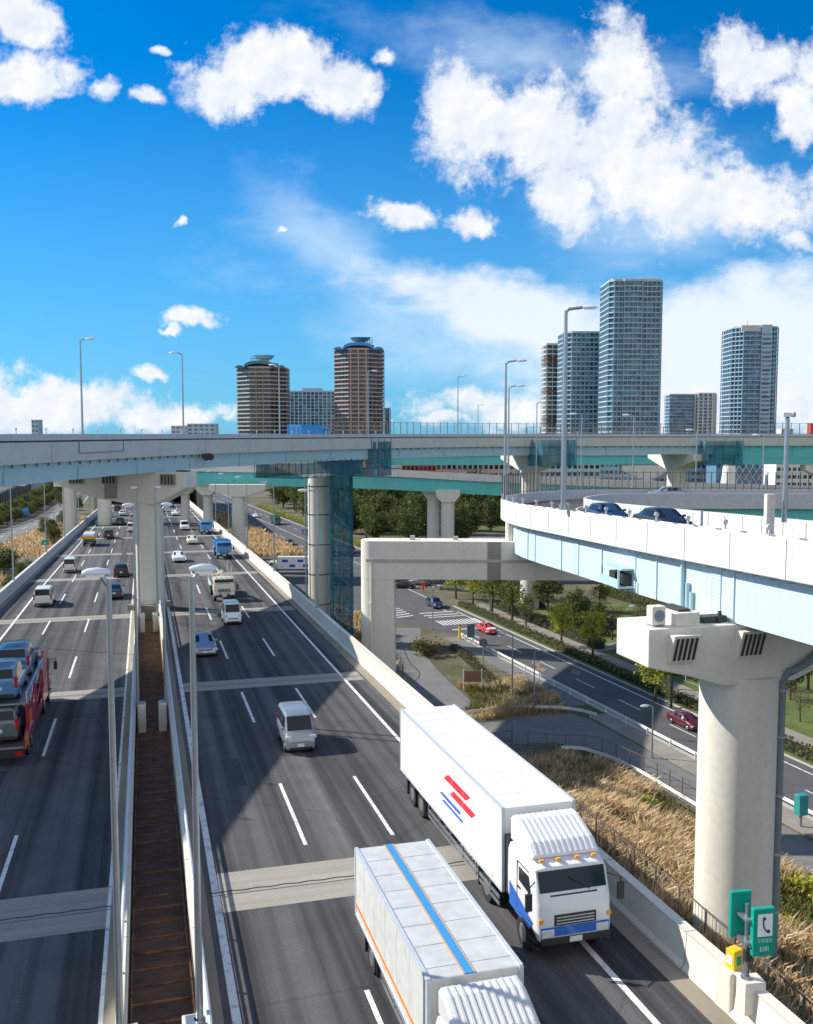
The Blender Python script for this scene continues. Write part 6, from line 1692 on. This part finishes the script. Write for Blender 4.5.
# left side items
e = empty('direction_sign', HW(150, t_left(150)-1.5, -2.5), YAW, 'small green sign on the left lamp post row', 'sign')
e.location = HW(145, t_left(145)-.35, 2.6); e.scale = (.45, .45, .45)
a = MB(); a.box(-1.1, 1.1, -.22, -.12, -.8, .8); pnl = a.build('panel', green_sign, e)
a = MB(); a.add([(-.3, -.235, -.4), (.3, -.235, -.4), (0, -.235, .35)], [(0, 1, 2)]); a.build('arrow_mark', sign_white, pnl)
a = MB(); a.box(-.08, .08, -.13, .05, -1.5, .8); a.build('bracket', galv, e)
e = empty('tarpaulin', G(24, 519), .3, 'bright blue tarpaulin lying in the tree belt', 'tarpaulin')
a = MB(); a.loft([[(-1.9, y, 1.4) , (1.9, y, 1.4), (1.4, y, h_), (-1.4, y, h_)] for y, h_ in ((-1, 3.0), (0, 4.2), (1, 3.4))]); a.build('sheet', pblue, e)

# ------------------------------------------------------------------ buildings
def facade_glass(name, a_, b_, sx=.28, sz=.33, rough=.12):
    if name in MATS: return MATS[name]
    m = bpy.data.materials.new(name); m.use_nodes = True; nt = m.node_tree; N = nt.nodes; L = nt.links; b = N['Principled BSDF']; b.inputs['Roughness'].default_value = rough
    tc = N.new('ShaderNodeTexCoord'); mp = N.new('ShaderNodeMapping'); mp.inputs['Scale'].default_value = (sx, sx, sz); L.new(tc.outputs['Object'], mp.inputs[0])
    w = N.new('ShaderNodeTexWhiteNoise'); fl = N.new('ShaderNodeVectorMath'); fl.operation = 'FLOOR'; L.new(mp.outputs[0], fl.inputs[0]); L.new(fl.outputs[0], w.inputs['Vector'])
    r = N.new('ShaderNodeValToRGB'); r.color_ramp.elements[0].color = (*a_, 1); r.color_ramp.elements[1].color = (*b_, 1); r.color_ramp.elements[0].position = .25
    L.new(w.outputs['Value'], r.inputs['Fac']); L.new(r.outputs[0], b.inputs['Base Color']); b.inputs['Specular IOR Level'].default_value = .6
    MATS[name] = m; return m
def npoly(cx, cy, rx, ry, n, a0=0): return [(cx+rx*math.cos(a0+2*math.pi*i/n), cy+ry*math.sin(a0+2*math.pi*i/n)) for i in range(n)]
def cham(w, d, c): return [(-w/2+c, -d/2), (w/2-c, -d/2), (w/2, -d/2+c), (w/2, d/2-c), (w/2-c, d/2), (-w/2+c, d/2), (-w/2, d/2-c), (-w/2, -d/2+c)]
def inset(poly, d):
    out = []; n = len(poly)
    for i in range(n):
        p0, p1, p2 = [Vector(poly[k % n]) for k in (i-1, i, i+1)]
        e1 = (p1-p0).normalized(); e2 = (p2-p1).normalized(); n1 = Vector((-e1.y, e1.x)); n2 = Vector((-e2.y, e2.x)); b = (n1+n2).normalized()
        out.append(tuple(p1+b*(d/max(.3, b.dot(n1)))))
    return out
def tower(label, x0, x1, ytop, Y, poly_f, fh, wallm, slabm, glassm, rz=0, slab=.5, proj=.0, gi=.9, bay=3.4, pier=.35, cat='tower block', skip=None, rust_rows=(), z_lo=0):
    """floors of inset glazing between projecting slabs and upright piers"""
    X = ((x0+x1)/2-406.5)/F*Y; w = (x1-x0)/F*Y; H = CZ+(434-ytop)/F*Y
    e = empty('tower_block', (X*(Y+14)/Y, Y+14, 0), rz, label, cat, 'tower blocks on the skyline')
    poly = poly_f(w); nf = int(H/fh); fh = H/nf
    core = inset(poly, gi+.25)
    a = MB(); a.prism(core, 0, H-.3); a.build('core', wallm, e)
    base = max(0, int((CZ-16)/fh))
    k0 = base
    for k in range(k0, nf):
        if k-k0 >= 100: break
        z = k*fh
        a = MB(); a.prism(inset(poly, gi), z+slab*.5, z+fh-slab*.5); a.build('window', glassm, e)
        a = MB(); a.prism(inset(poly, -proj), z-slab*.5+ .0, z+slab*.5); a.build('balcony', (rust_rows and k in rust_rows) and rust_rib or slabm, e)
    a = MB(); n = len(poly)
    for i in range(n):
        p, q = Vector(poly[i]), Vector(poly[(i+1) % n]); L_ = (q-p).length; m_ = max(1, round(L_/bay))
        for j in range(m_+(0)):
            c = p+(q-p)*(j/m_); c2 = c*(1-.35/max(1, c.length)); 
            a.box(c2.x-pier/2, c2.x+pier/2, c2.y-pier/2, c2.y+pier/2, 0, H)
    a.build('pillar', wallm, e)
    a = MB(); a.prism(inset(poly, .3), H-.3, H+1.0); a.build('roof', slabm, e)
    return e, H, poly, w
wall_gb = mat('grey blue cladding', (.24, .36, .45), .6, var=.1, scale=.05); slab_gb = mat('pale grey balcony', (.42, .55, .64), .6, var=.06, scale=.1)
slab_w = mat('white balcony', (.62, .62, .60), .6, var=.1, scale=.1); gl_t = facade_glass('teal tower glass', (.015, .08, .12), (.11, .31, .39)); gl_b = facade_glass('blue tower glass', (.02, .09, .17), (.14, .32, .46))
gl_d = facade_glass('dark tower glass', (.015, .02, .03), (.10, .13, .16)); wall_br = mat('brown tile', (.21, .185, .17), .7, var=.1, scale=.05); wall_pk = mat('pink brown tile', (.28, .18, .165), .7, var=.1, scale=.05)
slab_br = mat('cream brown balcony', (.43, .39, .35), .7); slab_pk = mat('salmon balcony', (.50, .33, .29), .7); gold = mat('ochre strip', (.42, .30, .10), .6)
bluecap = paint('blue roof steel', (.02, .24, .62)); bluedark = paint('teal roof steel', (.04, .16, .20))
def topper(e, H, w, style):
    a = MB(); a.cyl((0, 0, H), (0, 0, H+4.5), w*.30, w*.30, 16); a.build('roof_drum', wall_gb, e)
    # arched crown
    a = MB(); rings = []
    for k in range(13):
        an = math.pi*k/12; x = -w*.30*math.cos(an); z = H+1.5+w*.10*math.sin(an)
        rings.append([(x, -w*.5-.2, z), (x, w*.5, z), (x, w*.5, z-2.2), (x, -w*.5-.2, z-2.2)])
    a.loft(rings); a.build('arched_crown', bluecap if style else bluedark, e)
    for s in (-1, 1):
        a = MB(); rings = []
        for k in range(7):
            an = math.pi*k/6; rings.append([(s*w*.40-w*.085*math.cos(an), y, H+.4+1.8*math.sin(an)) for y in (-w*.42, w*.2)]+[(s*w*.40-w*.085*math.cos(an), y, H+.3) for y in (w*.2, -w*.42)])
        a.loft(rings); a.build('corner_cap', bluecap if style else bluedark, e)
    a = MB(); a.cyl((w*.02, 0, H+w*.2), (w*.02, 0, H+w*.27), w*.15, w*.21, 20); a.cyl((w*.02, 0, H+3), (w*.02, 0, H+w*.2), w*.10, w*.10, 14); a.build('helipad', slab_gb if style == 0 else bluedark, e)
    a = MB()
    x0 = -w*.22 if style == 0 else w*.16
    for k in range(5):
        a.beam((x0, -w*.1, H+2+k*2), (x0+w*.10, -w*.1, H+2+k*2), .4)
    for x in (x0, x0+w*.05, x0+w*.10): a.beam((x, -w*.1, H), (x, -w*.1, H+w*.24), .4)
    a.build('roof_frame', wall_gb, e)
oct_ = lambda w: [(x, y) for x, y in cham(w, w, w*.30)]
e, H, p, w = tower('brown round-cornered apartment tower with a disc roof, leftmost tower', 239, 290, 369, 720, oct_, 3.0, wall_br, slab_br, gl_d, 0, slab=.9, gi=1.1, bay=4)
topper(e, H, w, 0)
a = MB()
for x in (-2.6, 2.6): a.box(x-.25, x+.25, -w/2-.1, -w/2+.6, 20, H)
a.build('ochre_strip', gold, e)
e, H, p, w = tower('pink brown apartment tower with bright blue roof caps and a funnel top', 335, 385, 351, 700, oct_, 3.0, wall_pk, slab_pk, gl_d, 0, slab=.85, gi=1.1, bay=4)
topper(e, H, w, 1)
a = MB()
for x in (-5.6, 0, 5.6): a.box(x-.45, x+.45, -w/2-.15, -w/2+.6, 20, H)
a.build('pink_strip', slab_pk, e)
rect = lambda d: (lambda w: [(-w/2, -d/2), (w/2, -d/2), (w/2, d/2), (-w/2, d/2)])
e, H, p, w = tower('grey slab block between the brown and the pink brown tower', 287, 337, 392, 860, rect(16), 3.0, slab_gb, slab_gb, gl_b, 0, slab=.6, gi=1.0, bay=3.8, pier=.9)
a = MB(); a.box(-8, 10, -6, 6, H, H+3.5); a.build('plant_room', slab_gb, e)
tower('narrow teal glass block tucked right of the pink brown tower', 384, 391, 409, 760, rect(12), 3.2, bluedark, wall_gb, gl_t, 0)
tower('unfinished grey block with rusty floor bands, leftmost of the stepped towers', 542, 562, 345, 660, rect(16), 3.1, slab_w, slab_w, gl_d, R(4), slab=.8, gi=1.4, bay=4.5, rust_rows=(12, 13, 25, 26, 19))
tower('mid height grey blue tower with rooftop plant, middle of the stepped towers', 558, 600, 334, 640, lambda w: cham(w, 26, 5), 3.1, wall_gb, slab_gb, gl_t, R(3), slab=.75, gi=.9, bay=3.2, pier=.7)
e, H, p, w = tower('tallest teal glass tower, right of the stepped group', 601, 655, 284, 600, lambda w: [(-w/2, -12), (-w/2+3, -15), (-w/2+8, -15), (-w/2+9, -16), (w/2-14, -16), (w/2-13, -14), (w/2-2, -14), (w/2, -11), (w/2, 14), (-w/2, 14)], 3.15, wall_gb, slab_gb, gl_t, 0, slab=.7, gi=.85, bay=3.0, pier=.6)
a = MB(); a.box(-w/2+2, w/2-2, -13, 12, H+.8, H+1.8); a.box(w*.1, w*.42, -8, 6, H+1.8, H+3.0); a.build('roof_rim', slab_w, e)
tower('low twin glass block, dark left half beside the tallest tower', 665, 690, 395, 900, rect(18), 3.1, wall_gb, slab_gb, gl_b, 0)
tower('low twin glass block, pale right half with white balconies', 688, 713, 394, 900, lambda w: cham(w, 20, 5), 3.1, slab_w, slab_w, gl_b, 0, slab=.9, gi=1.0, bay=4, pier=1.4)
e, H, p, w = tower('broad right-hand tower with a blue glass centre and white crown frame', 724, 769, 329, 680, lambda w: [(-w/2, -8), (-w/2+6, -15), (w*.06, -17), (w*.27, -16), (w/2, -11), (w/2, 14), (-w/2, 14)], 3.1, wall_gb, slab_gb, gl_b, 0, slab=.7, gi=.9, bay=3.6, pier=.7)
a = MB(); a.box(w*.055, w*.28, -17.6, -16.9, 14, H+1.5); a.build('centre_bay', slab_gb, e)
for k in range(5, int(H/3.1)-1):
    a = MB(); a.box(w*.075, w*.26, -17.75, -17.61, 3.1*k+.7+((k*7) % 3)*.2, 3.1*k+2.3); a.build('bay_window', gl_b if k % 3 else gl_d, e)
a = MB(); a.box(-w*.38, w*.04, -16.6, -15.4, H-3, H+1.2); a.build('crown_frame', slab_w, e)
a = MB(); a.cyl((-w*.08, 0, H), (-w*.08, 0, H+6), .2, n=6); a.build('antenna', galv, e)
# far, small
def block(label, x0, x1, yt, Y, m, wm, fh=3.6, d=14, name='office_block', cat='building', cols=7, ang=0, win=True):
    X = ((x0+x1)/2-406.5)/F*Y; w = (x1-x0)/F*Y; H = CZ-(yt-434)/F*Y
    e = empty(name, (X, Y, 0), ang, label, cat, 'low buildings behind the viaducts')
    a = MB(); a.box(-w/2, w/2, 0, d, 0, H); a.build('wall', m, e)
    a = MB(); a.box(-w/2-.2, w/2+.2, -.2, d+.2, H, H+.6); a.build('roof', m, e)
    if win:
        nf = min(14, max(1, int(H/fh)))
        for k in range(nf):
            z = H-fh*(k+1)
            if z < 0: break
            for c in range(cols):
                xx = -w/2+w*(c+.5)/cols
                a = MB(); a.box(xx-w/cols*.33, xx+w/cols*.33, -.06, .0, z+fh*.3, z+fh*.78); a.build('window', wm, e)
    return e
block('tiny pale slab on the far left skyline', 33, 40, 420, 2600, slab_gb, gl_b, 12, 30, cols=2)
block('far low pale building on the skyline, left part', 172, 190, 426, 1900, slab_w, gl_b, 8, 30, cols=4)
block('far low grey building on the skyline, right part', 188, 216, 424, 1700, slab_gb, gl_b, 7, 30, cols=5)
block('far tiny pale building right of the right-hand tower', 780, 792, 429, 1500, slab_w, gl_b, 6, 20, cols=3)
cream = mat('cream render', (.62, .58, .50), .8, var=.15, scale=.1); whitew = mat('white render', (.74, .74, .72), .8, var=.1, scale=.1); redw = mat('red cladding', (.50, .07, .03), .6)
pinkw = mat('dull pink cladding', (.50, .36, .36), .7, var=.1, scale=.1)
block('long red building glimpsed above the teal viaduct parapet', 402, 436, 464, 420, redw, gl_d, 4, cols=8)
block('dull pink long building right of the red one', 436, 520, 463, 440, pinkw, gl_d, 4, cols=16)
block('grey apartment row behind the ramp fence, left', 522, 600, 456, 430, slab_gb, gl_d, 3.3, cols=14)
block('pale apartment row behind the ramp fence, middle', 600, 655, 455, 440, slab_gb, gl_b, 3.2, cols=12)
block('dark apartment row behind the far pier', 655, 716, 456, 450, wall_gb, gl_d, 3.3, cols=12)
bb = block('blue glazed hall crossed by white bracing cables', 716, 775, 455, 430, mat('hall blue', (.12, .24, .36), .4), gl_b, 3.4, cols=12)
a = MB()
for k in range(9): a.beam((-13+3*k, -.4, 5), (-4+3*k*1.1, -.4, 21), .28)
for k in range(5): a.beam((13-3*k, -.5, 5), (4-3*k, -.5, 20), .22)
a.build('bracing_cable', whitew, bb)
block('white building with rows of small dark windows at the right edge', 776, 850, 458, 400, whitew, gl_d, 3.2, cols=14)
e = empty('pylon', ((729-406.5)/F*415, 415, 0), 0, 'white tapering pylon in front of the blue hall', 'pylon')
a = MB(); a.cyl((0, 0, 0), (0, 0, 23), 4.5, 1.8, 20); a.build('shaft', whitew, e, smooth=True)
block('orange red sign tower at the right skyline', 809, 815, 424, 700, redw, gl_d, 8, 6, cols=2, win=False)
# beyond the park
block('white hall with an arched roof beyond the piers', 458, 500, 527, 330, whitew, gl_d, 4, 16, cols=6)
e = empty('arched_hall', ((468-406.5)/F*345, 345, 0), 0, 'hall with a low round grey blue roof beyond the park', 'building')
a = MB(); rings = [[(7*math.cos(R(a_)), y, 7*math.sin(R(a_))*.8+1.0) for a_ in range(0, 181, 15)]+[(-7, y, 0), (7, y, 0)] for y in (0, 18)]; a.loft(rings); a.build('roof', wall_gb, e)
a = MB(); a.box(-7, 7, -.2, 0, 0, 3); a.build('wall', whitew, e)
block('white low building beside the far local road', 262, 277, 500, 520, whitew, gl_d, 4, 14, cols=4)
block('blue sheeted building beyond the far local road', 280, 290, 503, 470, pblue, gl_d, 4, 12, cols=3)
# left of the highway
block('white factory building at the left picture edge', -40, 24, 486, 560, whitew, gl_b, 5, 30, cols=8)
block('pale blue and white shed left of the highway', 12, 30, 484, 520, whitew, gl_b, 5, 20, cols=3)
block('long dark warehouse beyond the left road', 24, 62, 492, 640, wall_gb, gl_d, 5, 40, cols=10)
block('grey warehouse far up the left road', 40, 74, 489, 760, cream, gl_d, 6, 40, cols=8)
rw = [p for p in offset(lr, -26) if 160 < p.y < 700]
e = empty('railway_wall', rw[0], 0, 'long dark railway wall beyond the tree belt on the left', 'wall')
a = MB(); a.sweep(rw, [(0, 0), (-1, 0), (-1, 7), (0, 7)]); a.build('wall', mat('sooty concrete', (.06, .06, .065), .9, var=.4, scale=.2), e, world=True)
a = MB(); a.sweep(rw, [(.1, 6.2), (-.0, 6.2), (-.0, 7.3), (.1, 7.3)]); a.build('coping', concrete_grey, e, world=True)
along(offset(rw, .15), 7, 'buttress', concrete_dark, e, lambda mb: mb.box(-.3, .3, -.4, .4, 0, 6.1), maxn=80)
for (Y, x, lab) in ((300, -300, 'x'),): pass
random.seed(21)
# more city far away, low and hidden mostly by the viaducts
for k in range(22):
    x = -60+k*42+random.uniform(-8, 8)
    if 80 < x < 200: continue
    Y = random.uniform(900, 1500); yt = random.uniform(437, 444)
    block('low distant city block, %s counted from the left behind the viaducts' % ordn[k], x, x+random.uniform(22, 40), yt, Y, random.choice([slab_gb, whitew, cream, wall_gb]), gl_d, 6, 40, cols=5)
